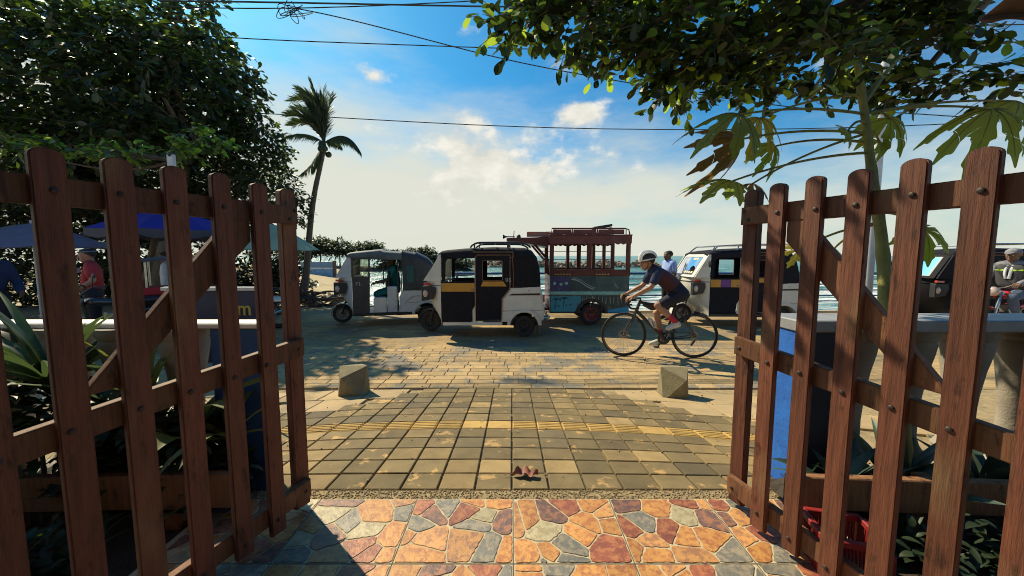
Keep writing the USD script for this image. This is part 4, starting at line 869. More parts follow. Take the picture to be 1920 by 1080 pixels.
def figure(t, J, skin, wear, curl=30, hn=(0, 0, 1), scale=1.0):
    """J: joints hipL hipR waist chL chR shL shR neck head (centre), elL elR wrL wrR hdL hdR (hand directions) knL knR anL anR toL toR, f u (head axes)."""
    J = {k: np.asarray(v, float) for k, v in J.items()}
    def bones(g):
        B = {'pelvis': [((J['hipL'], .098 + g), (J['hipR'], .098 + g), (J['waist'], .112 + g))],
             'belly': [((J['waist'], .115 + g), (J['chL'], .095 + g), (J['chR'], .095 + g))],
             'chest': [((J['chL'], .095 + g), (J['chR'], .095 + g), (J['shL'], .052 + g), (J['shR'], .052 + g), (J['neck'], .055 + g))],
             'neck': [((J['neck'], .056 + g), (J['head'] + U(J['u']) * -.05 - U(J['f']) * .02, .05 + g))]}
        for s in 'LR':
            sh, el, wr, hp, kn, an, to = (J[k + s] for k in ('sh', 'el', 'wr', 'hip', 'kn', 'an', 'to'))
            B['uarm' + s] = [((sh, .052 + g), (lerp(sh, el, .45), .046 + g)), ((lerp(sh, el, .45), .046 + g), (el, .037 + g))]
            B['sleeve' + s] = [((sh, .056 + g), (lerp(sh, el, .62), .049 + g))]
            B['farm' + s] = [((el, .037 + g), (lerp(el, wr, .3), .039 + g)), ((lerp(el, wr, .3), .039 + g), (wr, .025 + g))]
            B['thigh' + s] = [((hp, .092 + g), (lerp(hp, kn, .35), .082 + g)), ((lerp(hp, kn, .35), .082 + g), (kn, .053 + g))]
            B['short' + s] = [((hp, .094 + g), (lerp(hp, kn, .35), .083 + g)), ((lerp(hp, kn, .35), .083 + g), (lerp(hp, kn, .80), .062 + g))]
            bk = U(np.cross(np.cross(kn - hp, an - kn) + 1e-6, an - kn)) * 0
            B['shin' + s] = [((kn, .052 + g), (lerp(kn, an, .32), .051 + g)), ((lerp(kn, an, .32), .051 + g), (an, .033 + g))]
            B['sock' + s] = [((lerp(kn, an, .62), .041 + g), (an, .034 + g))]
            hl = an - U(to - an) * .035
            B['foot' + s] = [((an, .034 + g), (hl + (0, 0, -.045), .030 + g), (lerp(an, to, .6) + (0, 0, -.0), .030 + g)), ((lerp(an, to, .6), .030 + g), (to, .024 + g), (hl + (0, 0, -.045), .026 + g))]
        return B
    B = bones(0)
    hb, P = head_blobs(J['head'], J['f'], J['u'])
    names = ['pelvis', 'belly', 'chest', 'neck'] + [k + s for k in ('uarm', 'farm', 'thigh', 'shin', 'foot') for s in 'LR']
    bs = [blob(*h) for k in names for h in B[k]]
    body = unify(bs, .03, 8)
    hands = hand_blobs(J['wrL'], J['hdL'], J.get('hnL', hn), curl, J['sdL'] if 'sdL' in J else 1) + hand_blobs(J['wrR'], J['hdR'], J.get('hnR', hn), curl, J['sdR'] if 'sdR' in J else -1)
    head = unify(hb, .016, 3)
    try: body = arr(m3.Manifold.batch_boolean([solid(body), solid(head)] + hands, m3.OpType.Add))
    except Exception: body = cat(body, head, *hands)
    root = part(t, 'body', body, skin, 55)
    for s in (-1, 1):
        part(root, 'eye', ball(P(.076, s * .031, .012), .0125, 1), mat('eye_white', (.7, .68, .62), rough=.2)); part(root, 'pupil', ball(P(.0835, s * .032, .012), .0065, 1), mat('eye_dark', (.02, .015, .01), rough=.2)); part(root, 'eyebrow', arr(blob((P(.084, s * .018, .032), .005), (P(.073, s * .046, .034), .004))), mat('dark_hair', (.02, .015, .012), rough=.7))
    for nm, ks, g, mm in wear:
        Bg = bones(g); part(root, nm, unify([blob(*h) for k in ks for h in Bg[k]], .025, 5), mm, 60)
    return root, P
def cap_mesh(P, brim=True):
    c = blob((P(-.025, .018, .05), .083), (P(-.025, -.018, .05), .083), (P(.02, .012, .05), .078), (P(.02, -.012, .05), .078)).trim_by_plane(tuple(U(P(0, 0, 1) - P(0, 0, 0))), float(U(P(0, 0, 1) - P(0, 0, 0)) @ P(0, 0, .055)))
    b = blob((P(.09, .055, .058), .006), (P(.09, -.055, .058), .006), (P(.165, .03, .046), .005), (P(.165, -.03, .046), .005))
    return arr(c + b if brim else c)
def hair_mesh(P): 
    u = U(P(0, 0, 1) - P(0, 0, 0)) * .75 - U(P(1, 0, 0) - P(0, 0, 0)) * .55; u = U(u)
    c = blob((P(-.03, .02, .038), .082), (P(-.03, -.02, .038), .082), (P(.015, .012, .04), .074), (P(.015, -.012, .04), .074))
    return arr(c.trim_by_plane(tuple(u), float(u @ P(.0, 0, .025))))
M_skin = mat('skin_tan', (.42, .22, .14), (.36, .18, .11), scale=18, rough=.55); M_skin_d = mat('skin_brown', (.17, .085, .05), (.13, .065, .04), scale=18, rough=.5)
def cl(name, c, c2=None): return mat(name, c, c2 or tuple(.75 * x for x in c), scale=7, rough=.85, bump=.5, bscale=9)
M_navy = cl('navy_jersey', (.02, .03, .085)); M_maroonj = cl('maroon_jersey', (.06, .016, .028)); M_short = cl('navy_shorts', (.012, .014, .034)); M_redsock = cl('red_sock', (.50, .03, .045)); M_shoe = cl('white_shoe', (.68, .66, .62), (.3, .3, .3))
M_bluew = cl('blue_white_shirt', (.14, .27, .66), (.34, .42, .7)); M_tealc = cl('teal_cloth', (.01, .22, .20)); M_redt = cl('red_tshirt', (.48, .03, .035)); M_trous = cl('dark_trousers', (.025, .025, .035)); M_greyt = cl('grey_cloth', (.26, .26, .29), (.12, .12, .14)); M_vest = cl('dark_vest', (.05, .05, .055)); M_hiviz = cl('lime_reflective', (.45, .75, .03)); M_pale = cl('pale_cloth', (.62, .66, .68)); M_jean = cl('jeans', (.09, .12, .18)); M_pink = cl('pink_red_cloth', (.60, .06, .10))

# ------------------------------------------------------------------ the racing cyclist and the bicycle
bk_rz = math.degrees(math.atan2(-.10, 1.05)); bk_loc = (1.70, 5.52, ROAD)
M_frame = mat('black_frame', (.022, .022, .024), (.014, .014, .016), scale=20, rough=.45, coat=.1); M_steel = mat('spoke_steel', (.25, .25, .25), rough=.3, metallic=.9)
t = thing('bicycle', 'black racing bicycle with drop bars ridden by the helmeted cyclist', 'bicycle', bk_loc, bk_rz)
R = .338; FH, RH, BB = np.array([0, 0, R]), np.array([1.035, 0, R]), np.array([.605, 0, .275])
def bwheel(c, rear=False):
    w = part(t, 'wheel', tube([c + np.array([math.cos(a), 0, math.sin(a)]) * (R - .014) for a in np.linspace(0, 2 * math.pi, 49)[:-1]], .0145, 8, True), M_tyre, True)
    part(w, 'rim', tube([c + np.array([math.cos(a), 0, math.sin(a)]) * (R - .038) for a in np.linspace(0, 2 * math.pi, 49)[:-1]], .0125, 6, True, .7), M_frame, True)
    for k in range(20):
        a = k * 2 * math.pi / 20; s = (-1) ** k; q = a + .55 * (1 if k % 4 < 2 else -1)
        part(w, 'spoke', bar(c + np.array([.02 * math.cos(q), .025 * s, .02 * math.sin(q)]), c + np.array([math.cos(a), 0, math.sin(a)]) * (R - .045), .0013, 4), M_steel)
    part(w, 'hub', move(lathe([(.001, -.045), (.012, -.045), (.022, -.03), (.012, -.02), (.012, .02), (.022, .03), (.012, .045), (.001, .045)], 14, 'y'), c), M_frame, 30)
    part(w, 'brake_disc', move(lathe([(.035, .038), (.07, .038), (.07, .040), (.035, .040), (.035, .038)], 24, 'y'), c), M_steel)
bwheel(FH); bwheel(RH, True)
HT, HB = np.array([.235, 0, .86]), np.array([.165, 0, .68]); ST, SC = np.array([.745, 0, .80]), np.array([.79, 0, .93])
part(t, 'frame', cat(bar(HT, HB, .023, 10), tube([HB + (.01, 0, .03), BB], [.025, .029], 10), tube([HT - (0, 0, .03), ST + (-.01, 0, -.03)], [.021, .017], 10), bar(BB, ST, .019, 10), move(lathe([(.001, -.038), (.024, -.038), (.024, .038), (.001, .038)], 14, 'y'), BB),
     *[tube([BB + (0, s * .03, 0), lerp(BB, RH, .4) + (0, s * .05, 0), RH + (0, s * .06, 0)], .0105, 7) for s in (-1, 1)], *[tube([ST + (0, s * .012, -.06), lerp(ST, RH, .4) + (0, s * .04, 0), RH + (0, s * .06, 0)], .0085, 7) for s in (-1, 1)]), M_frame, 40)
part(t, 'fork', cat(*[tube([HB + (0, s * .022, 0), HB + (-.03, s * .05, -.10), FH + (0, s * .052, 0)], [.017, .014, .009], 7) for s in (-1, 1)], bar(HB + (0, -.03, 0), HB + (0, .03, 0), .018)), M_frame, 40)
part(t, 'seat_post', bar(ST, SC, .0135), M_frame)
part(t, 'saddle', loft([np.array([(x, a * w, .955 + h) for a, h in ((-1, -.015), (-.7, .008), (0, .012), (.7, .008), (1, -.015), (0, -.03))]) for x, w in ((.655, .012), (.70, .022), (.78, .035), (.86, .065), (.92, .068), (.935, .04))]), M_dark, 40)
part(t, 'stem', tube([HT, HT + (-.005, 0, .03), HT + (-.105, 0, .035)], .016, 8), M_frame)
hx = .13
dr = []
for s in (-1, 1):
    dr.append(tube(curve([(hx, 0, .895), (hx, s * .12, .895), (hx - .02, s * .19, .893), (hx - .085, s * .205, .88), (hx - .115, s * .207, .83), (hx - .085, s * .21, .775), (hx - .01, s * .215, .765), (hx + .03, s * .217, .765)], 26), .0155, 8))
part(t, 'handlebar', cat(*dr), M_frame, 40)
for s in (-1, 1): part(t, 'brake_lever', cat(arr(blob(((hx - .08, s * .205, .885), .017), ((hx - .115, s * .205, .925), .014))), tube(curve([(hx - .105, s * .205, .90), (hx - .145, s * .208, .86), (hx - .135, s * .21, .80)], 8), .007, 6)), M_frame, 40)
PN = BB + np.array([.085, -.11, .145]); PF = BB - np.array([.085, -.11, .145])
part(t, 'chainring', move(lathe([(.055, 0), (.092, 0), (.092, .004), (.055, .004), (.055, 0)], 36, 'y'), BB + (0, .045, 0)), M_frame)
part(t, 'crank', bar(BB + (0, -.05, 0), BB + [.085, -.065, .145], .011), M_frame); part(t, 'crank', bar(BB + (0, .05, 0), BB - [.085, -.065, .145], .011), M_frame)
for P_ in (PN, PF): part(t, 'pedal', bx(P_[0] - .04, P_[0] + .04, P_[1] - .035, P_[1] + .035, P_[2] - .009, P_[2] + .009, .004), M_frame)
part(t, 'derailleur', cat(arr(blob((RH + (.02, .05, -.08), .02), (RH + (-.02, .05, -.15), .018))), bar(RH + (0, .055, 0), RH + (.02, .05, -.08), .012)), M_frame)
part(t, 'cassette', move(lathe([(.012, .02), (.055, .02), (.05, .03), (.035, .045), (.012, .045), (.012, .02)], 20, 'y'), RH), M_steel)
part(t, 'chain', cat(bar(BB + (0, .047, .09), RH + (0, .04, .045), .004, 5), bar(BB + (0, .047, -.09), RH + (-.02, .05, -.15), .004, 5)), M_dark)
part(t, 'frame_bag', arr(blob(((.30, 0, .80), .035), ((.42, 0, .78), .035), ((.40, 0, .74), .03), ((.62, 0, .78), .025))), M_dark, 50)
w = part(t, 'bottle', move(lathe([(.001, 0), (.034, 0), (.036, .02), (.036, .13), (.028, .15), (.014, .165), (.014, .18), (.001, .185)], 16), (.455, 0, .45), ry=-32), M_pale, 40)
part(w, 'bottle_cage', cat(*[tube(curve([(.44, s * .03, .43), (.42, s * .04, .50), (.40, s * .036, .56)], 6), .004, 5) for s in (-1, 1)], bar((.50, -.03, .44), (.50, .03, .44), .004)), M_frame)

t = thing('person', 'cyclist in white helmet, dark maroon jersey and red socks riding leftwards', 'person', bk_loc, bk_rz)
J = dict(hipL=(.80, .085, .965), hipR=(.80, -.085, .965), waist=(.70, 0, 1.075), chL=(.535, .085, 1.215), chR=(.535, -.085, 1.215), shL=(.435, .165, 1.29), shR=(.435, -.165, 1.29), neck=(.40, 0, 1.345), head=(.315, 0, 1.43), f=(-1, 0, -.12), u=(-.12, 0, 1),
         elL=(.315, .215, 1.075), elR=(.32, -.215, 1.075), wrL=(.085, .205, .945), wrR=(.085, -.205, .945), hdL=(-1, 0, -.25), hdR=(-1, 0, -.25), hnL=(-.2, .25, .9), hnR=(-.2, -.25, .9),
         knR=(.455, -.10, .80), anR=(.735, -.11, .545), toR=tuple(PN + (-.085, 0, .04)), hx=0, knL=(.50, .10, .66), anL=(.60, .11, .235), toL=tuple(PF + (-.095, 0, .045)))
J.pop('hx')
root, P = figure(t, J, M_skin, [('shorts', ['pelvis', 'shortL', 'shortR'], .012, M_short), ('jersey', ['belly', 'chest'], .014, M_maroonj), ('sleeve', ['sleeveL'], .014, M_navy), ('sleeve', ['sleeveR'], .014, M_navy), ('sock', ['sockR'], .006, M_redsock), ('sock', ['sockL'], .006, M_redsock), ('shoe', ['footR'], .008, M_shoe), ('shoe', ['footL'], .008, M_shoe)], curl=48)
part(root, 'collar', unify([blob((J['neck'], .062), (lerp(J['neck'], J['head'], .18), .058))]), M_navy, 50)
part(root, 'shoulder_panel', unify([blob(((.47, .12, 1.275), .085), ((.47, -.12, 1.275), .085), ((.40, .10, 1.30), .07), ((.40, -.10, 1.30), .07))]), M_navy, 50)
part(root, 'hair', hair_mesh(P), mat('dark_hair', (1, 1, 1)), 50)
# helmet: a vented shell of ribs over a dark liner
u = U(P(0, 0, 1) - P(0, 0, 0))
lin = blob((P(-.045, .02, .055), .092), (P(-.045, -.02, .055), .092), (P(.03, .012, .06), .082), (P(.03, -.012, .06), .082)).trim_by_plane(tuple(u), float(u @ P(0, 0, .055)))
hel = part(root, 'helmet', arr(lin), mat('helmet_liner', (.03, .03, .032), rough=.7), 50)
for k in range(7):
    b = -.072 + .024 * k; pts = []
    for a in np.linspace(-.35, math.pi - .25, 15):
        rx_, rz_ = .128, .118 * math.sqrt(max(.12, 1 - (b / .108) ** 2)); pts.append(P(-.012 + rx_ * math.cos(a) * math.sqrt(max(.2, 1 - (b / .125) ** 2)), b, .058 + max(-.02, rz_ * math.sin(a))))
    part(hel, 'helmet_rib', tube(pts, .0125, 6, flat=.85), mat('helmet_shell', (.80, .79, .76), (.7, .7, .67), rough=.3), True)
part(hel, 'helmet_rim', tube([P(-.015 + .128 * math.cos(a), .098 * math.sin(a), .048 - .015 * math.cos(a)) for a in np.linspace(0, 6.283, 31)[:-1]], .012, 6, True), mat('helmet_shell', (1, 1, 1)), True)
part(root, 'chin_strap', cat(*[tube(curve([P(.0, s * .083, .05), P(.01, s * .074, -.03), P(.045, s * .03, -.11), P(.05, 0, -.117)], 8), .005, 5) for s in (-1, 1)]), M_dark)
part(root, 'sunglasses', cat(tube(curve([P(.0, .086, .014), P(.075, .062, .012), P(.098, 0, .010), P(.075, -.062, .012), P(.0, -.086, .014)], 18), .013, 6, flat=.35)), mat('dark_lens', (.05, .02, .02), rough=.08, coat=1), True)

# ------------------------------------------------------------------ other people
def standing(label, loc, rz, H, skin, wear, arms=None, extra=None, name='person', legs=None):
    """A standing figure facing local -x."""
    t = thing(name, label, 'person', loc, rz); k = H / 1.75
    J = dict(hipL=(0, .085, .93), hipR=(0, -.085, .93), waist=(0, 0, 1.06), chL=(.005, .09, 1.28), chR=(.005, -.09, 1.28), shL=(.01, .175, 1.43), shR=(.01, -.175, 1.43), neck=(.0, 0, 1.475), head=(-.03, 0, 1.615), f=(-1, 0, -.1), u=(-.1, 0, 1),
             elL=(.03, .225, 1.15), elR=(.03, -.225, 1.15), wrL=(-.03, .24, .91), wrR=(-.03, -.24, .91), hdL=(-.15, 0, -1), hdR=(-.15, 0, -1), hnL=(0, 1, 0), hnR=(0, -1, 0),
             knL=(-.02, .095, .50), knR=(.01, -.095, .50), anL=(.02, .10, .085), anR=(.05, -.10, .085), toL=(-.14, .11, .03), toR=(-.11, -.11, .03))
    J.update(arms or {}); J.update(legs or {})
    J = {a: np.asarray(v, float) * (1 if a in ('f', 'u', 'hdL', 'hdR', 'hnL', 'hnR') else k) for a, v in J.items()}
    root, P = figure(t, J, skin, wear)
    if extra: extra(root, P, t)
    return t
LEG = ['pelvis', 'thighL', 'thighR', 'shinL', 'shinR']; SH = ['footL', 'footR']; TS = ['belly', 'chest', 'sleeveL', 'sleeveR']; LS = ['belly', 'chest', 'uarmL', 'uarmR', 'farmL', 'farmR']
def dark_hair(root, P, t): part(root, 'hair', hair_mesh(P), mat('dark_hair', (1, 1, 1)), 50)
standing('man in blue and white T-shirt standing at the sea railing behind the cyclist', (3.72, 8.75, ROAD), 12, 1.66, M_skin_d, [('trousers', LEG, .014, M_trous), ('tshirt', TS, .016, M_bluew), ('shoes', SH, .01, M_dark)],
         dict(wrL=(-.20, .22, 1.02), hdL=(-1, 0, -.1), wrR=(-.22, -.2, 1.02), hdR=(-1, 0, -.1)), dark_hair)
def red_man(root, P, t):
    dark_hair(root, P, t)
    part(root, 'headband', tube([P(-.015 + .103 * math.cos(a), .090 * math.sin(a), .062) for a in np.linspace(0, 6.283, 25)[:-1]], .011, 6, True), M_greyt, True)
    d = move(move(meshkit.text_mesh('NIKE', .075, .004, True), rx=90), (-.115, 0, 0)); d = move(d, (0, 0, 0), rz=-90); d.apply_translation((0, -d.bounds[:, 1].mean(), 0))
    part(root, 'shirt_lettering', move(d, (-.132, 0, 1.26)), M_pale)
standing('man in red T-shirt with white lettering seen between the shaded pickets', (-6.86, 6.0, ROAD), 42, 1.66, M_skin, [('trousers', LEG, .014, M_trous), ('tshirt', TS, .018, M_redt), ('shoes', SH, .01, M_dark)],
         dict(elL=(.06, .36, 1.22), wrL=(-.13, .30, 1.05), hdL=(-.8, -.3, -.4), elR=(.05, -.34, 1.20), wrR=(-.14, -.27, 1.05), hdR=(-.8, .3, -.4)), red_man)
def hat_man(root, P, t):
    part(root, 'cap', cap_mesh(P), M_greyt, 50)
    part(root, 'bandana', arr(blob((P(-.03, .02, .07), .088), (P(-.03, -.02, .07), .088), (P(.0, 0, .085), .08)).trim_by_plane((0, 0, 1), float(P(0, 0, .085)[2]))), M_pink, 50)
standing('person in grey-brimmed pink hat at the far edge behind the shaded gate', (-7.35, 5.15, ROAD), 160, 1.70, M_skin_d, [('trousers', LEG, .014, M_trous), ('shirt', LS, .018, M_navy), ('shoes', SH, .01, M_dark)],
         dict(elL=(-.08, .24, 1.18), wrL=(-.30, .2, 1.08), hdL=(-1, 0, -.3), elR=(-.05, -.25, 1.17), wrR=(-.27, -.20, 1.05), hdR=(-1, 0, -.3)), hat_man)
standing('person in pale clothes standing under the blue parasol', (-7.1, 7.6, ROAD), 25, 1.62, M_skin_d, [('trousers', LEG, .016, M_pale), ('shirt', LS, .02, M_pale), ('shoes', SH, .01, M_dark)], None, dark_hair)

def seated(label, loc, rz, skin, wear, extra, arms=None, sy=0.0, lean=0.0, h=.0):
    """A figure astride a seat 0.75 m up, facing local -x."""
    t = thing('person', label, 'person', loc, rz); s = .78 + h
    J = dict(hipL=(0, .09, s + .07), hipR=(0, -.09, s + .07), waist=(-.01 - lean * .2, 0, s + .20), chL=(-.02 - lean * .7, .09, s + .40), chR=(-.02 - lean * .7, -.09, s + .40), shL=(-.02 - lean, .175, s + .55), shR=(-.02 - lean, -.175, s + .55), neck=(-.03 - lean, 0, s + .60), head=(-.07 - lean, 0, s + .735), f=(-1, 0, -.1), u=(-.1, 0, 1),
             elL=(-.15 - lean, .26, s + .30), elR=(-.15 - lean, -.26, s + .30), wrL=(-.38 - lean, .24, s + .25), wrR=(-.38 - lean, -.24, s + .25), hdL=(-1, 0, -.1), hdR=(-1, 0, -.1), hnL=(0, .2, 1), hnR=(0, -.2, 1),
             knL=(-.40, .17, s - .0), knR=(-.40, -.17, s - .0), anL=(-.28, .19, s - .42), anR=(-.28, -.19, s - .42), toL=(-.44, .20, s - .48), toR=(-.44, -.20, s - .48))
    J.update(arms or {})
    root, P = figure(t, J, skin, wear, curl=45)
    if extra: extra(root, P, t)
    return t
seated('passenger in teal clothes sitting inside the open-sided auto rickshaw', (-2.70, 8.50, ROAD - .10), 13, M_skin_d, [('trousers', LEG, .016, M_tealc), ('shirt', TS, .018, M_tealc)], dark_hair)
def vest_man(root, P, t):
    part(root, 'cap', cap_mesh(P), M_greyt, 50)
    Jc = [(-.02, .13, 1.30), (-.02, -.13, 1.30)]
    part(root, 'vest', unify([blob(((-.05, .09, 1.02), .142), ((-.05, -.09, 1.02), .142), ((-.07, .10, 1.28), .125), ((-.07, -.10, 1.28), .125))]), M_vest, 50)
    for s in (-1, 1): part(root, 'reflective_band', arr(blob(((-.185, s * .06, 1.27), .018), ((-.165, s * .15, 1.275), .018))), M_hiviz, 40)
    part(root, 'scarf', cat(*[tube(curve([(-.15, s * .03, 1.36), (-.205, s * .035, 1.25), (-.20, s * .02, 1.12)], 8), .02, 6, flat=.5) for s in (-1, 1)]), M_pale, 40)
seated('man in peaked cap and dark reflective vest sitting on a red motorcycle', (9.05, 6.62, ROAD), 14, M_skin_d, [('trousers', LEG, .016, M_jean), ('shirt', LS, .02, M_greyt), ('shoes', SH, .01, M_dark)], vest_man, lean=.04, h=.02)

def motorcycle(label, loc, rz, paint, group=None):
    t = thing('motorcycle', label, 'motorcycle', loc, rz)
    for x in (-.62, .64):
        w = part(t, 'wheel', tube([(x + .27 * math.cos(a), 0, .30 + .27 * math.sin(a)) for a in np.linspace(0, 6.283, 33)[:-1]], .042, 8, True), M_tyre, True)
        part(w, 'rim', tube([(x + .22 * math.cos(a), 0, .30 + .22 * math.sin(a)) for a in np.linspace(0, 6.283, 33)[:-1]], .018, 6, True), M_rim, True)
        part(w, 'spokes', cat(*[bar((x, .03 * (-1) ** k, .30), (x + .22 * math.cos(k * .393), 0, .30 + .22 * math.sin(k * .393)), .004, 4) for k in range(16)], move(lathe([(.001, -.05), (.05, -.05), (.05, .05), (.001, .05)], 14, 'y'), (x, 0, .30))), M_steel)
    part(t, 'frame', cat(bar((-.35, 0, .88), (-.28, 0, .45), .022), bar((-.28, 0, .45), (.2, 0, .32), .022), bar((-.33, 0, .82), (.6, 0, .72), .022), bar((.2, 0, .32), (.35, 0, .72), .02), *[bar((.2, s * .07, .34), (.64, s * .07, .30), .018) for s in (-1, 1)], *[bar((.45, s * .1, .70), (.62, s * .1, .33), .018) for s in (-1, 1)]), M_dark)
    part(t, 'fork', cat(*[bar((-.36, s * .07, .90), (-.62, s * .07, .30), .022) for s in (-1, 1)]), M_chrome)
    part(t, 'engine', cat(bx(-.22, .12, -.12, .12, .28, .52, .03), bx(-.12, .02, -.07, .07, .521, .66, .015)), M_rim)
    part(t, 'tank', arr(blob(((-.25, .07, .84), .07), ((-.25, -.07, .84), .07), ((.03, .04, .80), .06), ((.03, -.04, .80), .06))), paint, 50)
    part(t, 'seat', arr(blob(((.08, .07, .79), .045), ((.08, -.07, .79), .045), ((.6, .06, .82), .045), ((.6, -.06, .82), .045))), M_dark, 50)
    part(t, 'side_panel', arr(blob(((.10, .09, .62), .03), ((.10, -.09, .62), .03), ((.36, .09, .66), .03), ((.36, -.09, .66), .03))), paint, 50)
    part(t, 'tail', arr(blob(((.55, 0, .80), .04), ((.80, 0, .84), .03))), paint, 50)
    part(t, 'front_mudguard', xz_round(Point(-.62, .30).buffer(.345).difference(Point(-.62, .30).buffer(.325)).intersection(sbox(-1.1, .42, -.2, 1)), -.055, .055, .012, 2), paint)
    part(t, 'headlight', move(ball((0, 0, 0), .085, 2, (.7, 1, 1)), (-.46, 0, .90)), M_head, True)
    part(t, 'handlebar', tube(curve([(-.20, -.36, 1.04), (-.30, -.22, 1.06), (-.36, -.06, .96), (-.36, .06, .96), (-.30, .22, 1.06), (-.20, .36, 1.04)], 20), .013, 7), M_dark)
    part(t, 'mirror', cat(*[bar((-.30, s * .24, 1.06), (-.30, s * .30, 1.22), .006, 5) for s in (-1, 1)], *[move(ball((0, 0, 0), .055, 1, (.3, 1, .7)), (-.30, s * .32, 1.24)) for s in (-1, 1)]), M_dark)
    part(t, 'exhaust', tube(curve([(-.15, -.10, .35), (.1, -.14, .28), (.4, -.15, .32), (.75, -.15, .42)], 14), [.02] * 6 + [.04] * 8, 8), M_chrome)
    return t
M_redp = mat('red_motor_paint', (.55, .03, .03), (.4, .02, .02), rough=.25, coat=.6); M_blackp = mat('black_motor_paint', (.02, .02, .022), rough=.25, coat=.6)
motorcycle('red motorcycle under the man in the reflective vest', (9.0, 6.62, ROAD), 14, M_redp)
motorcycle('dark motorcycle parked beside the man in the red T-shirt', (-6.25, 5.75, ROAD), 65, M_blackp)
motorcycle('motorcycle with a red tank seen past the farthest shaded pickets', (-5.35, 7.3, ROAD), 55, M_redp)

# ------------------------------------------------------------------ trees and plants
M_bark = mat('grey_brown_bark', (.16, .12, .085), (.07, .052, .038), scale=9, rough=.95, bump=.9, bscale=22, stretch=(1, 1, .35))
def leaf_mat(name, c, c2, tr, amt=.42): return mat(name, c, c2, scale=3.5, rough=.45, leaf=amt, leafc=tr, vary=.2)
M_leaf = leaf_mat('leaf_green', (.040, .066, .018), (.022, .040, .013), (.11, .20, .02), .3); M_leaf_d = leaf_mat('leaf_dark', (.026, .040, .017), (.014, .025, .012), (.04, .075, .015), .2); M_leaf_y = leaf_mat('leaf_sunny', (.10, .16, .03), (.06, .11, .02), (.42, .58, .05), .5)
M_leaf_far = leaf_mat('leaf_far', (.045, .068, .03), (.028, .042, .022), (.10, .16, .05), .3)
def leaf_shape(kind):
    if kind == 'oval':   # obovate, folded along the midrib
        s = np.array([0, .12, .35, .62, .85, 1.0]); w = np.array([.01, .10, .22, .29, .22, .02]); bend = -.10 * s ** 2
    elif kind == 'slim':
        s = np.array([0, .2, .6, 1.0]); w = np.array([.01, .12, .15, .01]); bend = -.1 * s ** 2
    else:                # coarse
        s = np.array([0, .5, 1.0]); w = np.array([.02, .3, .02]); bend = -.06 * s ** 2
    V = []; F = []
    for a, b, c in zip(s, w, bend): V += [(a, -b, c + .18 * b), (a, 0, c), (a, b, c + .18 * b)]
    for i in range(len(s) - 1):
        for q in (0, 1): k = 3 * i + q; F += [(k, k + 1, k + 4), (k, k + 4, k + 3)]
    return np.array(V), np.array(F)
def place_leaves(P, D, N, L, kind):
    V, F = leaf_shape(kind); n = len(P)
    D = D / np.linalg.norm(D, axis=1, keepdims=True); S = np.cross(N, D); S /= np.linalg.norm(S, axis=1, keepdims=True) + 1e-9; N = np.cross(D, S)
    W = P[:, None] + L[:, None, None] * (V[None, :, 0:1] * D[:, None] + V[None, :, 1:2] * S[:, None] + V[None, :, 2:3] * N[:, None])
    return W, F
def joined(W, F):
    n, k = W.shape[:2]; return TM(W.reshape(-1, 3), (F[None] + (np.arange(n) * k)[:, None, None]).reshape(-1, 3))
def sprays(g, centres, radii, count, L, spread=.16, per=8, shell=.35):
    """Points of leaves on short twigs inside ellipsoids; returns positions, directions, normals."""
    tw = max(1, count // per); vol = np.array([a * b * c for a, b, c in radii]) ** (.72); pick = g.choice(len(centres), tw, p=vol / vol.sum())
    d = g.normal(size=(tw, 3)); d /= np.linalg.norm(d, axis=1, keepdims=True); r = g.uniform(shell, 1.0, (tw, 1)) ** .5
    C = np.asarray(centres)[pick] + d * r * np.asarray(radii)[pick]
    out = d * [1, 1, .5] + g.normal(0, .4, (tw, 3)) + [0, 0, -.15]; out /= np.linalg.norm(out, axis=1, keepdims=True)
    P, D, N, T = [], [], [], []
    for k in range(per):
        s = (k + .6) / per; p = C + out * (s - .5) * spread * 2 + g.normal(0, spread * .10, (tw, 3)); side = np.cross(out, [0, 0, 1.0]) * (1 if k % 2 else -1)
        P.append(p); D.append(out * .7 + side * .8 + g.normal(0, .35, (tw, 3)) + [0, 0, -.25]); N.append(np.array([0, 0, 1.0]) + g.normal(0, .42, (tw, 3)))
    return np.concatenate(P), np.concatenate(D), np.concatenate(N), C, out
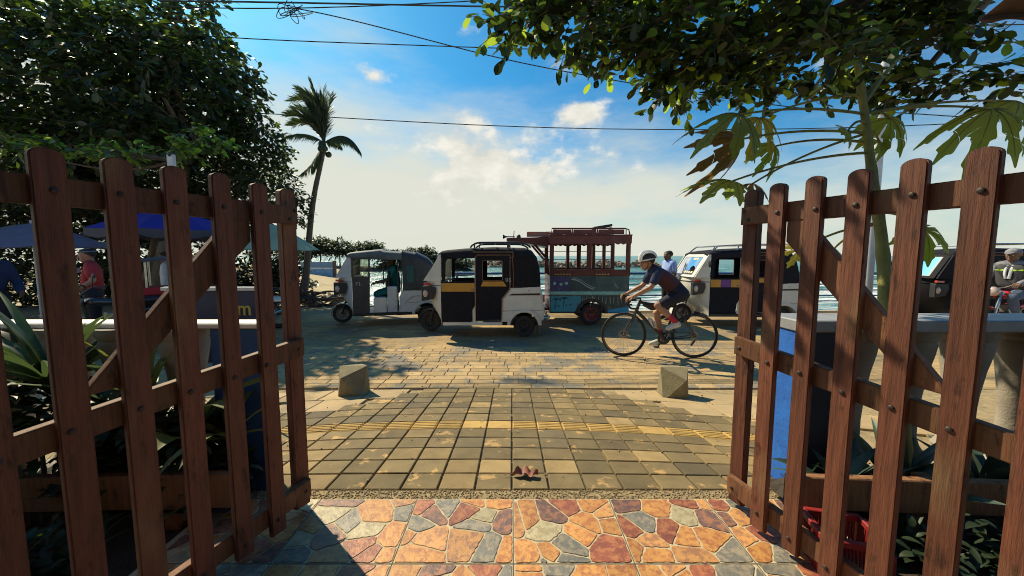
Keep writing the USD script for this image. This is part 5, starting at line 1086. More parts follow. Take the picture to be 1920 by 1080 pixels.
def tree(name, label, base, r0, clumps, count, L, mats, seed, kind='oval', singles=0, trunk_to=None, group=None, per=8, spread=.16, limbs=True, shell=.35, bark=None, cap=None):
    """clumps: (centre xyz, radii xyz). The crown is built of leaves on twigs round limbs that leave a tapering trunk."""
    g = np.random.default_rng(seed); t = thing(name, label, 'shrub' if name == 'shrub' else 'tree', (0, 0, 0), 0, group)
    cs = np.array([c for c, _ in clumps], float); rs = np.array([r for _, r in clumps], float); bark = bark or M_bark
    base = np.asarray(base, float); top = np.asarray(trunk_to if trunk_to is not None else cs.mean(0) - [0, 0, rs[:, 2].mean() * .3], float)
    pts = [base, lerp(base, top, .35) + g.normal(0, r0 * .5, 3), lerp(base, top, .7) + g.normal(0, r0 * .5, 3), top]
    part(t, 'trunk', tube(curve(pts, 10), np.linspace(r0, r0 * .55, 10), 9), bark, 60)
    if limbs:
        for c, r in zip(cs, rs):
            if r.mean() < .15: continue
            m = lerp(top, c, .5) + g.normal(0, .12, 3) * np.linalg.norm(c - top) * .5
            part(t, 'limb', tube(curve([top - (0, 0, r0), m, c + [0, 0, -.1 * r[2]]], 8), np.linspace(r0 * .4, r0 * .1, 8), 6), bark, 60)
    P, D, N, C, out = sprays(g, cs, rs, count, L, spread, per, shell)
    if cap is not None:                                        # unseen crown top cut away so its shade stays off the road
        ok = P[:, 2] < cap[0] + cap[1] * P[:, 1]; P, D, N = P[ok], D[ok], N[ok]
    Ls = L * g.uniform(.7, 1.2, len(P)); W, F = place_leaves(P, D, N, Ls, kind)
    tw = [tube([c - o * spread, c + o * spread], [.004 * L / .1, .002 * L / .1], 3) for c, o in zip(C[:900], out[:900])]
    tag(part(t, 'twigs', cat(tw), bark), kind='stuff')
    who = g.integers(0, len(mats), len(P)); free = np.zeros(len(P), bool)
    if singles:
        # leaves at the crown's rim hang clear of the others: those are pieces of their own
        from scipy.spatial import cKDTree
        dn = cKDTree(P).query(P, 26)[0][:, -1]; free[np.argsort(-dn)[:singles]] = True
    crown = None
    for k, mm in enumerate(mats):
        sel = (who == k) & ~free
        if not sel.any(): continue
        q = part(t, 'crown' if k == 0 else 'foliage', joined(W[sel], F), mm, True)
        tag(q, kind='stuff') if singles else None
        crown = crown or q
    for i in np.nonzero(free)[0]: part(crown, 'leaf', TM(W[i], F), mats[who[i]], True)
    return t
def ell(u, v, Y, r, flat=1.0, deep=1.2):
    c = at_y(u, v, Y); k = Y / FPX * 1.05
    return (tuple(c), (r * k, r * k * deep, r * k * flat))

# big dark tree on the left
cl_ = [ell(40, 40, 10.2, 120), ell(170, 20, 10.0, 130), ell(300, 40, 9.8, 105), ell(60, 180, 10.0, 120), ell(180, 165, 9.8, 125), ell(300, 160, 9.6, 105), ell(405, 150, 12.0, 62), ell(445, 195, 12.0, 47), ell(395, 235, 12.0, 60), ell(490, 240, 12.0, 33), ell(240, 250, 9.2, 52), ell(120, 255, 9.3, 50), ell(30, 265, 9.4, 55), ell(345, 10, 12.0, 34), ell(360, 90, 12.0, 56), ell(320, 225, 12.0, 43), ell(455, 155, 12.0, 28)]
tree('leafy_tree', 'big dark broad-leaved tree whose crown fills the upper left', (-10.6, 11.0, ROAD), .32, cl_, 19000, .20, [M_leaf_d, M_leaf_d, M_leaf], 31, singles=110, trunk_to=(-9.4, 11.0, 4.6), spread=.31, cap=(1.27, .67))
low = [ell(30, 268, 7.2, 34, .5), ell(110, 280, 7.0, 32, .5), ell(220, 290, 6.9, 34, .45), ell(330, 285, 7.0, 30, .5), ell(380, 262, 7.3, 34, .6), ell(170, 284, 7.0, 24, .5)]
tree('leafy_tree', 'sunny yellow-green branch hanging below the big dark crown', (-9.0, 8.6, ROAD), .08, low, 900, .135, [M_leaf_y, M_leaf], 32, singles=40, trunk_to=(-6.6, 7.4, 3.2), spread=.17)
mid = [ell(400, 300, 12.2, 66), ell(470, 305, 12.0, 58), ell(505, 350, 11.8, 46), ell(535, 400, 11.6, 34), ell(440, 370, 12.2, 66), ell(360, 340, 12.4, 60), ell(555, 372, 11.6, 22), ell(500, 270, 12.0, 36)]
tree('leafy_tree', 'finer-leaved tree rising behind the end of the shaded gate', (-9.4, 12.4, ROAD), .2, mid, 9000, .14, [M_leaf_d, M_leaf], 33, trunk_to=at_y(395, 390, 12.4), spread=.23)
bg = [ell(q[0], q[1], q[2] + 1.6, q[3]) for q in ((60, 350, 9.8, 95), (215, 355, 10.0, 92), (320, 370, 10.2, 66), (-80, 350, 9.4, 110), (130, 290, 9.9, 90), (265, 300, 10.1, 85), (10, 405, 9.8, 60), (150, 400, 10.0, 62), (250, 405, 10.2, 50))]
tree('leafy_tree', 'dense shadowy tree behind the parasols on the far left', (-11.8, 12.4, ROAD), .25, bg, 13000, .20, [M_leaf_d, M_leaf_d], 34, spread=.3)
# tree overhead on the right
cr = [ell(1000, 17, 2.7, 56), ell(945, 47, 2.7, 34), ell(1085, 32, 2.75, 68), ell(1190, 47, 2.8, 72), ell(1290, 60, 2.85, 97), ell(1240, 152, 2.9, 30, 1.2), ell(1335, 135, 2.9, 57), ell(1425, 95, 2.9, 87), ell(1545, 95, 2.95, 74), ell(1650, 95, 3.0, 72), ell(1745, 60, 2.9, 64), ell(1715, 150, 2.9, 33), ell(1830, 150, 2.6, 31), ell(1905, 160, 2.5, 33), ell(1885, 62, 2.5, 22, .6), ell(1200, -58, 2.9, 120), ell(1480, -40, 2.9, 138), ell(1720, -50, 2.9, 110), ell(1010, -58, 2.7, 64), ell(1160, 102, 2.75, 32), ell(1480, 165, 3.0, 28, .7), ell(1300, 150, 3.3, 53), ell(1400, 135, 3.4, 53), ell(1560, 150, 3.3, 39), ell(1770, 165, 2.8, 33), ell(1640, 165, 3.2, 33), ell(1612, 88, 2.12, 34), ell(1560, 95, 2.2, 30), ell(1680, 90, 2.2, 28)]
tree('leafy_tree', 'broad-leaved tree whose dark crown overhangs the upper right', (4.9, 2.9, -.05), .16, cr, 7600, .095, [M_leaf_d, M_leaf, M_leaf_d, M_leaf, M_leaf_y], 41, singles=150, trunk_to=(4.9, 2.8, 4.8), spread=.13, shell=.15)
# shrubs that close the view at the far left
for k, (x, y, w, h, lab) in enumerate(((-8.2, 12.6, 1.3, 2.2, 'dark shrub behind the green and pale parasol'), (-10.4, 12.2, 1.6, 2.5, 'dark shrub behind the bright blue parasol'), (-13.0, 11.8, 1.7, 2.6, 'dark shrub behind the man in the red T-shirt'), (-15.8, 11.4, 1.8, 2.6, 'dark shrub at the far left behind the slate parasol'))):
    cs = [((x + a * w * .6, y + .3 * b, ROAD + h * e), (w * .55, w * .5, h * .34)) for a, b, e in ((-.8, 0, .3), (0, .5, .35), (.8, 0, .3), (-.5, .3, .72), (.5, -.2, .7), (0, 0, .12), (-.9, -.2, .1), (.9, -.2, .1))]
    tree('shrub', lab, (x, y, ROAD - .1), .06, cs, 4600, .16, [M_leaf_d, M_leaf_d], 110 + k, kind='coarse', per=6, spread=.18, trunk_to=(x, y, ROAD + h * .4))
# far mangroves on the spit
for k, (u, v, w, h, lab) in enumerate(((600, 462, 26, 24, 'round mangrove tree left of the palm trunk over the blue wall'), (636, 466, 26, 24, 'open-branched mangrove tree right of the palm trunk over the blue wall'), (692, 466, 27, 18, 'dark dome-shaped mangrove tree above the front of the grey rickshaw'), (722, 480, 22, 12, 'low mangrove bush behind the roof front of the grey rickshaw'), (756, 478, 24, 14, 'low mangrove bush behind the roof middle of the grey rickshaw'), (792, 473, 24, 12, 'flat-topped mangrove tree above the rear hood of the grey rickshaw'), (822, 486, 20, 12, 'mangrove bush between the two nearest rickshaws'), (858, 489, 26, 11, 'dark mangrove bush framed by the window of the nearest rickshaw'), (560, 470, 30, 26, 'bushy mangrove tree behind the green and white parasol'))):
    Y = 66.0; c = at_y(u, v, Y); s = Y / FPX; g = np.random.default_rng(60 + k)
    cs = [((c[0] + a * w * s * .75, Y + b * 2, c[2] + e * h * s * .35), (w * s * .62, w * s * .6, h * s * .62)) for a, b, e in ((-.75, 0, -.3), (0, .3, .45), (.75, -.2, -.2), (.35, .5, .1), (-.35, -.4, .2))]
    if v > 470: cs += [((c[0] + a * w * s * .6, Y - .5, SEA + .9), (w * s * .5, 1.2, .9)) for a in (-.6, .1, .7)]
    tree('mangrove_tree', lab, (c[0], Y, SEA - .2), .16, cs, 2000, .45, [M_leaf_far, M_leaf_d], 70 + k, kind='coarse', group='mangroves on the spit', per=6, spread=.5)

# coconut palm bent by the wind
M_palm = mat('palm_bark', (.10, .075, .055), (.05, .037, .028), scale=14, rough=.9, bump=.6, bscale=12, stretch=(1, 1, 3)); M_frond = mat('palm_frond', (.045, .065, .03), (.025, .04, .02), scale=5, rough=.5, leaf=.25, leafc=(.12, .18, .04))
t = thing('palm_tree', 'tall wind-bent coconut palm above the driftwood heap', 'tree', (0, 0, 0))
YP = 12.0; tp = [at_y(u, v, YP) for u, v in ((563, 566), (570, 540), (577, 480), (582, 420), (592, 350), (603, 300), (608, 272))]
tc = curve(tp, 26); part(t, 'trunk', tube(tc, np.r_[np.linspace(.16, .10, 6), np.linspace(.095, .062, 20)] * (1 + .05 * (np.arange(26) % 2)), 12), M_palm, 40)
crown = tc[-1]; g = np.random.default_rng(5)
def frond(tip_uv, mid_uv, dy, droop=.35, L=.50, n=44, wind=(-.4, 0, -.1)):
    tip = at_y(*tip_uv, YP + dy); midp = at_y(*mid_uv, YP + dy * .5); rach = curve([crown + (0, 0, .05), midp, tip], n + 6); m = [tube(rach, np.linspace(.022, .006, n + 6), 5)]
    T = np.gradient(rach, axis=0); T /= np.linalg.norm(T, axis=1, keepdims=True)
    V = []; F = []
    for i in range(5, n + 6):
        s = i / (n + 5); l = L * (.5 + 1.0 * math.sin(math.pi * min(1, s * .9 + .1)) * .6) * g.uniform(.8, 1.1)
        for sd in (-1, 1):
            side = U(np.cross(T[i], [0, 0.3, 1.0])) * sd; d = U(T[i] * .9 + side * .55 + np.array([0, 0, -droop]) + np.array(wind) + g.normal(0, .10, 3)); q = U(np.cross(d, side + .01)) * .021
            p0 = rach[i]; p1 = p0 + d * l * .55; p2 = p0 + d * l + np.array([0, 0, -.25 * l * droop])
            k = len(V); V += [p0 - q * .6, p0 + q * .6, p1 - q, p1 + q, p2]; F += [(k, k + 1, k + 3), (k, k + 3, k + 2), (k + 2, k + 3, k + 4)]
    m.append(TM(V, F)); part(t, 'frond', cat(m), M_frond)
for a in (((548, 190), (572, 188), .3), ((560, 168), (582, 182), -.3), ((585, 158), (594, 190), .2), ((606, 166), (606, 200), -.2), ((620, 178), (616, 205), .4), ((572, 178), (588, 205), .8), ((540, 214), (570, 218), -.5), ((610, 185), (612, 215), .9), ((548, 236), (575, 232), .4), ((555, 205), (580, 214), .2), ((578, 192), (592, 216), -.2), ((600, 180), (604, 214), .1)): frond(*a, droop=.1, wind=(-.15, 0, .15))
frond((535, 258), (572, 252), .3, .5, .36); frond((676, 286), (645, 256), -.2, 1.0, .30, wind=(.1, 0, -.5)); frond((566, 326), (592, 300), .2, .5, .36, wind=(-.25, 0, -.4)); frond((586, 318), (598, 292), -.3, .7, .3, wind=(-.1, 0, -.5)); frond((640, 275), (625, 262), .4, .9, .25, wind=(0, 0, -.5))
part(t, 'nuts', cat(*[ball(crown + g.normal(0, .12, 3) - (0, 0, .1), .10, 1) for k in range(7)]), M_frond, True)

# papaya tree in the sunny bed
M_pap = mat('papaya_trunk', (.30, .28, .055), (.11, .09, .03), scale=10, rough=.7, bump=.5, bscale=40, stretch=(1, 1, .5)); M_papleaf = leaf_mat('papaya_leaf', (.075, .115, .022), (.035, .06, .015), (.36, .48, .05), .45); M_papdead = leaf_mat('papaya_leaf_withered', (.16, .075, .03), (.09, .04, .02), (.34, .20, .05), .3); M_papyel = leaf_mat('papaya_leaf_yellow', (.26, .22, .03), (.15, .14, .03), (.55, .48, .05), .5)
t = thing('papaya_tree', 'papaya tree with ringed yellow-green trunk behind the sunlit gate', 'tree', (0, 0, 0))
YT = 2.30
tp = [at_y(1672, 640, 1.86), at_y(1660, 540, 1.95), at_y(1652, 440, 2.05), at_y(1640, 360, 2.12), at_y(1630, 285, 2.2), at_y(1622, 220, 2.26), at_y(1612, 150, YT), at_y(1608, 118, YT)]
tp.insert(0, np.array([tp[0][0] + .02, 1.80, .06]))
tc = curve(tp, 40); part(t, 'trunk', tube(tc, np.interp(np.arange(40), [0, 20, 39], [.046, .028, .018]) * (1 + .13 * (np.arange(40) % 4 == 0)), 12), M_pap, 40)
part(t, 'branch', tube(curve([at_y(1622, 190, YT - .02), at_y(1650, 150, YT + .1), at_y(1690, 105, YT + .2)], 8), [.016] * 4 + [.011] * 4, 7), M_pap, True)
def pap_leaf(c, nrm, up, size, mm, seed, curlz=.25, lobes=7):
    """A papaya leaf: a fan of pinnate lobes round the petiole's end; up is the middle lobe's direction."""
    g = np.random.default_rng(seed); nrm = U(nrm); up = U(np.asarray(up) - nrm * (np.asarray(up) @ nrm)); sd = np.cross(nrm, up); shapes = []; ribs = []
    for k in range(lobes):
        a = math.radians(-128 + 256 * k / (lobes - 1)) + g.normal(0, .06); L = size * (.62 + .38 * math.cos(a / 2)) * g.uniform(.9, 1.08)
        d = np.array([math.sin(a), math.cos(a)]); q = np.array([d[1], -d[0]]); ribs.append((d, L))
        w = size * .12
        prof = [(0, .5), (.25, .55), (.42, .95), (.56, 1.5), (.60, .85), (.70, .8), (.82, 1.15), (.86, .55), (1.0, .05)]
        P = [d * s * L + q * w * b for s, b in prof] + [d * s * L - q * w * b * g.uniform(.8, 1.1) for s, b in prof[::-1]]
        shapes.append(Polygon(P).buffer(0))
    from shapely.ops import unary_union
    sh = unary_union(shapes).buffer(size * .02).buffer(-size * .035).buffer(size * .03, quad_segs=4).simplify(size * .004)
    sh = max(getattr(sh, 'geoms', [sh]), key=lambda q: q.area)
    v2, f = trimesh.creation.triangulate_polygon(Polygon(sh.exterior), engine='earcut')
    m = TM(np.c_[v2, np.zeros(len(v2))], f)
    v, f = trimesh.remesh.subdivide_to_size(m.vertices, m.faces, size * .16)
    rr = np.hypot(v[:, 0], v[:, 1]); z = -curlz * rr ** 2 / size + .05 * size * np.sin(np.arctan2(v[:, 0], v[:, 1]) * 7) * (rr / size) + g.normal(0, .004 * size, len(v))
    vein = []
    for d_, L_ in ribs:
        s_ = np.linspace(.04, .88, 7) * L_; zz = -curlz * s_ ** 2 / size + .05 * size * np.sin(math.atan2(d_[0], d_[1]) * 7) * (s_ / size) + .003
        for o in (.0, -.006): vein.append(tube(np.asarray(c) + np.outer(s_ * d_[0], sd) + np.outer(s_ * d_[1], up) + np.outer(zz + o, nrm), np.linspace(.0022, .0009, 7) * size / .25, 4))
    return TM(np.asarray(c) + v[:, :1] * sd + v[:, 1:2] * up + z[:, None] * nrm, f), cat(vein)
pl = [((1385, 215), 2.05, (.2, -.5, .8), (-.7, 0, -.7), .27, M_papleaf, .9, (1618, 200)), ((1425, 222), 2.30, (-.1, -.6, .6), (-.2, 0, -1), .21, M_papyel, 1.0, (1620, 165)), ((1385, 262), 2.15, (.5, -.7, .25), (-.4, .1, -1), .23, M_papdead, 1.3, (1622, 255)), ((1450, 275), 2.40, (.2, -.8, .4), (.3, 0, -1), .17, M_papleaf, .9, (1620, 262)),
      ((1372, 340), 2.00, (.25, -.25, .9), (-1, .1, -.35), .25, M_papleaf, .55, (1628, 292)), ((1410, 345), 2.3, (.1, -.3, .9), (.3, .4, .2), .15, M_papdead, .9, (1625, 250)), ((1668, 222), 2.35, (-.1, -.75, .5), (.5, 0, -.85), .22, M_papleaf, .8, (1620, 205)), ((1860, 205), 2.20, (-.2, -.5, .75), (-.3, -.1, -.95), .30, M_papleaf, 1.0, (1622, 212)), ((1905, 190), 2.35, (.2, -.5, .75), (.5, 0, -.9), .26, M_papleaf, 1.0, (1624, 208)),
      ((1730, 430), 2.15, (-.2, -.7, .6), (.6, 0, -.6), .20, M_papleaf, .7, (1650, 420)), ((1498, 470), 2.35, (.1, -.6, .6), (-.5, 0, -.7), .15, M_papyel, .6, (1648, 450)), ((1590, 245), 2.05, (.5, -.5, .5), (-.3, 0, -1), .10, M_papleaf, .5, (1622, 235)), ((1560, 470), 2.4, (0, -.7, .6), (.2, 0, -1), .14, M_papleaf, .6, (1650, 445)), ((1648, 265), 2.35, (.2, -.8, .4), (.2, 0, -1), .12, M_papleaf, .6, (1626, 245))]
for k, (uv, Y, nr, up, sz, mm, cz, att) in enumerate(pl):
    c = at_y(*uv, Y); a = tc[np.argmin(np.linalg.norm(tc - at_y(*att, 2.22), axis=1))]
    midp = lerp(a, c, .5) + (0, 0, .03)
    blade, veins = pap_leaf(c, nr, up, sz * .92, mm, 200 + k, cz)
    lf = part(t, 'leaf', blade, mm, True, label='withered brown leaf' if mm is M_papdead else None)
    part(lf, 'veins', veins, M_pap)
    part(lf, 'petiole', tube(curve([a, midp, c], 12), np.linspace(.0085, .0055, 12), 6), M_pap, True)

# ------------------------------------------------------------------ parasols, poles, wires, railing
def parasol(label, c, r, h, z_edge, cols, val, rz=0, sides=8, post=True):
    """c: foot; the canopy is sewn of panels, each with its own strip of valance."""
    t = thing('parasol', label, 'parasol', c, rz); pts = lambda k, rr, z: (rr * math.cos(k * 2 * math.pi / sides), rr * math.sin(k * 2 * math.pi / sides), z)
    for k in range(sides):
        V = []; n = 6
        for i in range(n):
            s = i / (n - 1); rr = r * s; z = z_edge + h * (1 - s ** 1.35)
            a, b = np.array(pts(k, rr + .001, z)), np.array(pts(k + 1, rr + .001, z)); m = (a + b) / 2 - np.array([0, 0, .05 * s * r * .5])
            V += [a, m, b]
        F = []
        for i in range(n - 1):
            for q in (0, 1): e = 3 * i + q; F += [(e, e + 1, e + 4), (e, e + 4, e + 3)]
        pn = part(t, 'panel', TM(V, F), cols[k % len(cols)])
        if val is not None:
            a, b = np.array(pts(k, r, z_edge)), np.array(pts(k + 1, r, z_edge)); VV = []; FF = []
            for i in range(9):
                s = i / 8; p = lerp(a, b, s) - np.array([0, 0, .10 * r * .5 * s * (1 - s)]); VV += [p, p * [1.01, 1.01, 1] - np.array([0, 0, .12 + .05 * abs(math.sin(s * math.pi * 2))])]
            for i in range(8): FF += [(2 * i, 2 * i + 1, 2 * i + 3), (2 * i, 2 * i + 3, 2 * i + 2)]
            part(pn, 'valance', TM(VV, FF), val)
        part(t, 'rib', tube([pts(k, .04, z_edge + h * .97), pts(k, r * .6, z_edge + h * (1 - .6 ** 1.35) - .012), pts(k, r, z_edge - .012)], .008, 5), M_chrome)
    part(t, 'pole', bar((0, 0, 0), (0, 0, z_edge + h + .06), .022), M_pole); part(t, 'base', lathe([(.001, 0), (.24, 0), (.24, .05), (.06, .09), (.03, .2), (.001, .2)], 20), M_bal, 35)
    return t
M_pole = mat('pale_pole', (.50, .52, .54), (.36, .38, .40), scale=5, rough=.5)
def cloth(name, c, tr=.3): return mat(name, c, tuple(.75 * x for x in c), scale=4, rough=.85, leaf=tr, leafc=c, bump=.3, bscale=8)
M_pblue = cloth('parasol_blue', (.06, .06, .50)); M_pgrey = cloth('parasol_grey', (.12, .11, .13), .1); M_plil = cloth('parasol_slate', (.24, .24, .38)); M_pgreen = cloth('parasol_green', (.03, .22, .14)); M_pcream = cloth('parasol_cream', (.62, .56, .40)); M_pwg = cloth('parasol_pale_green', (.45, .55, .38))
gz = ROAD
parasol('slate blue domed parasol at the far left over the person in the pink hat', (-10.2, 7.9, gz), 1.22, .50, 1.72, [M_plil, M_plil, M_pgrey], None, 10)
parasol('bright blue parasol with grey scalloped valance seen between the shaded pickets', (-7.25, 7.9, gz), 1.28, .46, 2.04, [M_pblue], M_pgrey, 22)
parasol('green and pale striped parasol beyond the end of the shaded gate', (-5.25, 7.9, gz), 1.06, .58, 1.66, [M_pgreen, M_pgreen, M_pwg, M_pwg], None, 9)
parasol('cream parasol behind the man in the red T-shirt', (-10.6, 9.2, gz), 1.0, .10, 1.80, [M_pcream], None, 5)
# power pole and wires
M_wire = mat('black_cable', (.02, .02, .022), rough=.6)
px_, py_ = 9.15, 9.45
t = thing('utility_pole', 'pale round utility pole behind the papaya tree', 'utility pole', (px_, py_, ROAD)); part(t, 'pole', lathe([(.001, -.3), (.115, -.3), (.085, 8.0), (.001, 8.0)], 14), M_pole, 40)
part(t, 'cross_arm', bx(-.6, .6, -.05, .05, 7.2, 7.3, .01), M_pole); part(t, 'insulators', cat(*[lathe([(.001, 0), (.03, 0), (.045, .05), (.03, .1), (.001, .11)], 10).apply_translation((x, 0, 7.3)) for x in (-.5, 0, .5)]), M_dark)
t = thing('lamp_post', 'pale grey post rising just behind the shaded gate under the dark tree', 'post', (*at_y(337, 500, 6.4)[:2], ROAD)); part(t, 'post', bx(-.055, .055, -.03, .03, 0, at_y(337, 290, 6.4)[2] - ROAD, .006), M_pole); part(t, 'cap', ball((0, 0, at_y(337, 290, 6.4)[2] - ROAD), .05, 1), M_dark)
def wire(label, pts, r=.011, knots=None):
    P = curve([at_y(*p) for p in pts], 40); t = thing('power_cable', label, 'cable', (0, 0, 0)); part(t, 'cable', tube(P, r, 6), M_wire)
    if knots:
        for k in knots: part(t, 'tangle', tube(curve(k, 40), .009, 5), M_wire)
wire('thick upper pair of power cables along the top of the sky', [(300, 2, 9), (600, 6, 9.3), (905, 12, 9.6), (1300, 10, 10)], .018)
wire('thin cable just below the thick upper pair', [(300, 11, 9.1), (560, 15, 9.3), (720, 10, 9.5), (905, 1, 9.7)], .012)
kn = at_y(548, 20, 9.3); g = np.random.default_rng(3)
wire('slanting cable dropping from a tangle near the top to the utility pole', [(545, 14, 9.3), (700, 48, 9.3), (925, 106, 9.4), (1160, 152, 9.4), (1400, 190, 9.4), (1625, 214, 9.4)], .012, [kn + g.normal(0, .12, (9, 3)) * [1.2, .4, 1] for k in range(3)])
wire('level cable crossing the sky above the palm', [(300, 60, 10), (395, 68, 10), (700, 82, 10), (925, 90, 10.2), (1300, 94, 10.4)], .012)
wire('lowest cable crossing the sky behind the palm crown', [(400, 208, 14), (640, 221, 14), (960, 237, 14), (1290, 243, 14), (1600, 239, 13), (1950, 222, 12)], .016)
wire('cable running right from the utility pole behind the papaya leaves', [(1625, 209, 9.4), (1740, 215, 9.3), (1850, 222, 9.2), (1960, 226, 9.1)], .012)
wire('upper cable in the gap at the right under the roof corner', [(1700, 50, 8), (1820, 47, 8), (1960, 46, 8)], .010)
wire('lower cable in the gap at the right under the roof corner', [(1700, 84, 8), (1820, 82, 8), (1960, 77, 8)], .010)

# sea railing
M_rail_b = mat('railing_blue', (.02, .10, .24), (.015, .07, .17), scale=6, rough=.45)
t = thing('railing', 'dark blue tubular railing along the sea wall', 'railing', (0, 10.02, ROAD))
for k in range(15): part(t, 'post', cat(bar((-1.5 + 1.55 * k, 0, 0), (-1.5 + 1.55 * k, 0, 1.04), .028), lathe([(.001, 0), (.06, 0), (.06, .015), (.001, .015)], 10).apply_translation((-1.5 + 1.55 * k, 0, .03))), M_rail_b, 40)
part(t, 'rail', bar((-1.5, 0, 1.05), (20.2, 0, 1.05), .034), M_rail_b, 40)
for z in (.90, .76, .60, .45, .30): part(t, 'rail', bar((-1.5, 0, z), (20.2, 0, z), .016), M_rail_b, 40)

# heap by the palm, blue wall, boat, banner, cart, table, roof corner
M_drift = mat('driftwood', (.10, .075, .055), (.05, .038, .03), scale=9, rough=.9, bump=.6, bscale=30); M_dryf = mat('dry_frond', (.17, .13, .09), (.08, .06, .045), scale=9, rough=.85)
t = thing('driftwood_heap', 'dark heap of driftwood and dry palm fronds at the foot of the palm', 'heap', (0, 0, 0)); g = np.random.default_rng(17)
for k in range(26):
    c = np.array([g.uniform(-7.6, -5.0), g.uniform(11.0, 12.0), ROAD + g.uniform(.02, .42)]); d = U(g.normal(size=3) * [1, .5, .28]); L = g.uniform(.4, 1.0)
    part(t, 'branch', tube(curve([c - d * L / 2, c + g.normal(0, .06, 3), c + d * L / 2], 6), np.linspace(.05, .025, 6), 6), M_drift, True)
for k in range(20): part(t, 'rock', move(rock_mesh(g.uniform(.14, .30), 300 + k, .7), (g.uniform(-7.8, -4.8), g.uniform(11.1, 12.1), ROAD + g.uniform(.0, .25))), M_rock)
for k in range(16):
    c = (g.uniform(-7.4, -5.2), g.uniform(10.9, 11.5), ROAD + g.uniform(.15, .45)); az = g.uniform(0, 6.28)
    part(t, 'dry_frond', cat(*[strap_leaf(g.uniform(.25, .5), .022, g.uniform(-5, 35), az + a, 60, c, .3, 6) for a in np.linspace(-.8, .8, 9)]), M_dryf)
M_wblue = mat('blue_wall', (.10, .22, .38), (.16, .30, .46), scale=2, rough=.7, spots=(.05, .10, .18), sscale=3, slo=.55, shi=.68)
yb = 40.0; a, b = at_y(540, 512, yb), at_y(624, 512, yb)
t = thing('blue_wall', 'low blue painted wall on the beach behind the palm trunk', 'wall', (0, 0, 0))
part(t, 'lower_band', bx(a[0], b[0], yb, yb + .2, -1.2, at_y(600, 503, yb)[2], .02), M_wblue); part(t, 'upper_band', bx(a[0], b[0], yb + .05, yb + .25, at_y(600, 502.4, yb)[2], at_y(600, 491, yb)[2], .02), mat('blue_wall_upper', (.13, .24, .36), (.09, .17, .27), scale=2, rough=.7)); part(t, 'end_post', bx(b[0] + .01, b[0] + .3, yb, yb + .3, -1.2, at_y(600, 489, yb)[2], .03), M_drift)
yb = 46.0; c = at_y(866, 509, yb); s = yb / FPX
t = thing('fishing_boat', 'narrow dark fishing boat lying off the beach, framed by the rickshaw window', 'boat', (c[0], yb, SEA + .25), 3)
rings = []
for x, w, z0, z1 in ((-1.75, .04, .45, .70), (-1.4, .26, .12, .56), (-.7, .42, 0, .46), (.3, .45, 0, .44), (1.2, .38, .05, .46), (1.6, .30, .12, .50)): rings.append(np.array([(x, -w, z1), (x, -w * .7, (z0 + z1) / 2 - .04), (x, 0, z0), (x, w * .7, (z0 + z1) / 2 - .04), (x, w, z1)]))
part(t, 'hull', loft(rings), mat('boat_hull', (.06, .055, .07), (.03, .03, .04), scale=4, rough=.5), 30); part(t, 'gunwale', cat(*[tube([r[q] for r in rings], .03, 6) for q in (0, 4)]), M_pale); part(t, 'thwarts', cat(bx(-.8, -.6, -.36, .36, .38, .42), bx(.2, .4, -.4, .4, .38, .42)), M_drift)
part(t, 'outboard_motor', cat(bx(1.6, 1.8, -.12, .12, .45, .85, .04), bx(1.66, 1.74, -.05, .05, -.2, .45, .02)), M_dark)
t = thing('banner', 'navy banner with yellow script lettering standing behind the white coping', 'banner', (-1.83, 2.26, 0), 0)
part(t, 'board', bx(-.32, .24, 0, .014, .60, 1.055, .003), mat('navy_banner', (.03, .035, .09), rough=.7)); part(t, 'top_rail', move(bx(-.33, .25, -.012, .026, 1.056, 1.078, .003), (0, 0, 0)), M_pale)
d = move(meshkit.text_mesh('oum', .075, .003, True), rx=90); part(t, 'lettering', move(d, (.004, -.001, .905)), mat('yellow_lettering', (.50, .42, .07), rough=.6))
part(t, 'legs', cat(bar((-.28, .007, ROAD + .1), (-.28, .007, .6), .012), bar((.2, .007, ROAD + .1), (.2, .007, .6), .012)), M_dark)
t = thing('vendor_cart', 'dark vendor cart with a red band under the blue parasol', 'cart', (-6.05, 6.7, ROAD), 40)
part(t, 'box', bx(-.45, .45, -.3, .3, .35, .86, .015), M_navy); part(t, 'red_band', bx(-.46, .46, -.31, .31, .861, .99, .01), M_redt); part(t, 'yellow_edge', bx(-.475, -.461, -.31, .31, .35, .86, .003), M_band); part(t, 'canopy', loft([arch(-.5, .35, 1.42, 1.46, .01), arch(0, .36, 1.46, 1.52, .03), arch(.5, .35, 1.42, 1.46, .01)]), M_pgrey); 
for x in (-.42, .42):
    for y in (-.27, .27): part(t, 'post', bar((x, y, .99), (x, y, 1.45), .014), M_chrome)
for x in (-.35, .35): wheel(t, (x, -.33, .2), .2, .05, M_rim); wheel(t, (x, .33, .2), .2, .05, M_rim)
t = thing('table', 'small table with a pale top beyond the shade-darkened blue pier', 'table', (-4.62, 6.9, ROAD), 8)
part(t, 'table_top', bx(-.45, .45, -.3, .3, .70, .735, .006), M_copw)
for x in (-.4, .4):
    for y in (-.25, .25): part(t, 'leg', bar((x, y, 0), (x, y, .70), .018), M_dark)
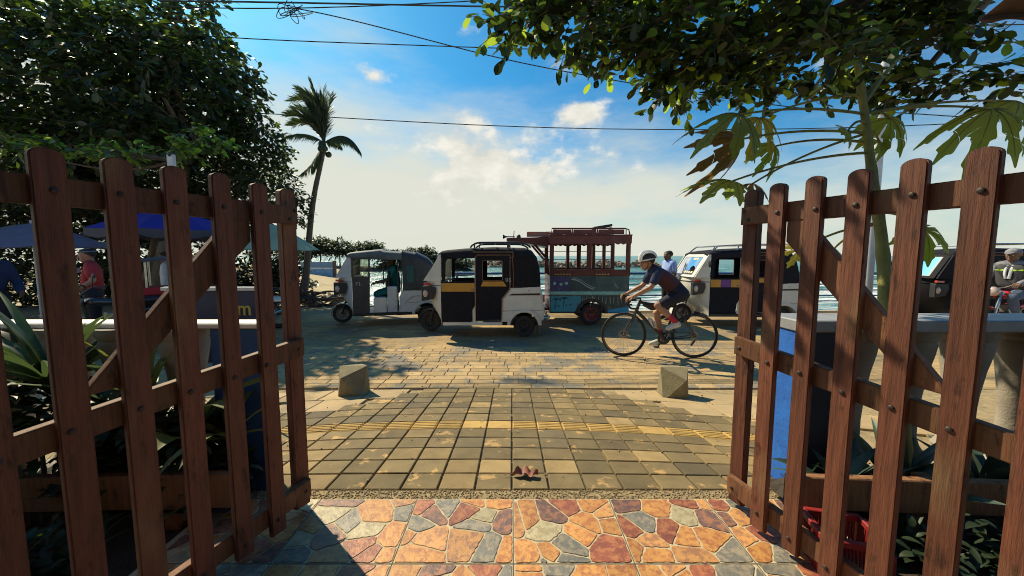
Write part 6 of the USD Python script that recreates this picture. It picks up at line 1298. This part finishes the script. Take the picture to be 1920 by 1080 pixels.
# roof corner over the right
t = thing('awning', 'brown scalloped awning corner at the top right edge', 'awning', (0, 0, 0))
M_awn = mat('brown_awning', (.22, .12, .07), (.12, .07, .045), scale=6, rough=.85, bump=.3); M_awg = mat('green_awning', (.06, .16, .11), (.04, .11, .08), scale=6, rough=.85)
A = at_y(1838, 36, 1.75); 
V = []; F = []
for i in range(13):
    s = i / 12; p = A + np.array([s * 1.3, s * -.10, .02 * math.sin(s * 20) + .03 * s]); V += [p, p + np.array([.06, -.6, .30])]
for i in range(12): F += [(2 * i, 2 * i + 2, 2 * i + 3), (2 * i, 2 * i + 3, 2 * i + 1)]
part(t, 'cloth', TM(V, F), M_awn, True)
V2 = []; F = []
for i in range(25):
    s = i / 24; p = A + np.array([s * 1.3, s * -.10, .02 * math.sin(s * 20) + .03 * s]); V2 += [p + (0, -.004, 0), p + (0, -.004, -.022 - .012 * abs(math.sin(s * 30)))]
for i in range(24): F += [(2 * i, 2 * i + 1, 2 * i + 3), (2 * i, 2 * i + 3, 2 * i + 2)]
part(t, 'fringe', TM(V2, F), M_awn); part(t, 'green_patch', TM([A + (.12, -.11, .062), A + (1.2, -.18, .09), A + (1.2, -.26, .13), A + (.12, -.19, .105)], [(0, 1, 2), (0, 2, 3)]), M_awg)
part(t, 'frame_pipe', tube([A + (0, 0, .005), A + (1.3, -.1, .035)], .012, 6), M_drift)

# added, unseen terrace house behind the camera, keeps sky light off the gates
t = thing('terrace_house', 'added unseen house with a roofed terrace that blocks sky light behind the camera', 'house', (0, -6.2, 0))
M_wallh = mat('ochre_wall', (.34, .25, .15), (.26, .18, .11), scale=2, rough=.9)
part(t, 'wall', bx(-7, 7, -.2, 0, -.05, 3.0, .01), M_wallh); part(t, 'roof', bx(-7.2, 7.2, -.3, 6.3, 3.02, 3.16, .02), mat('roof_boards', (.12, .07, .04), (.07, .04, .025), scale=3, rough=.8))
for x in (-6.8, -3.4, 3.4, 6.8): part(t, 'post', bx(x - .07, x + .07, 6.0, 6.14, -.05, 3.02, .01), M_drift)
for x in (-4.5, 0, 4.5): 
    d = part(t, 'door' if x == 0 else 'window', bx(x - .55, x + .55, .0, .05, 0 if x == 0 else .9, 2.1, .01), M_drift)
part(t, 'floor', bx(-7, 7, .01, 6.0, -.12, -.035, .005), M_conc)
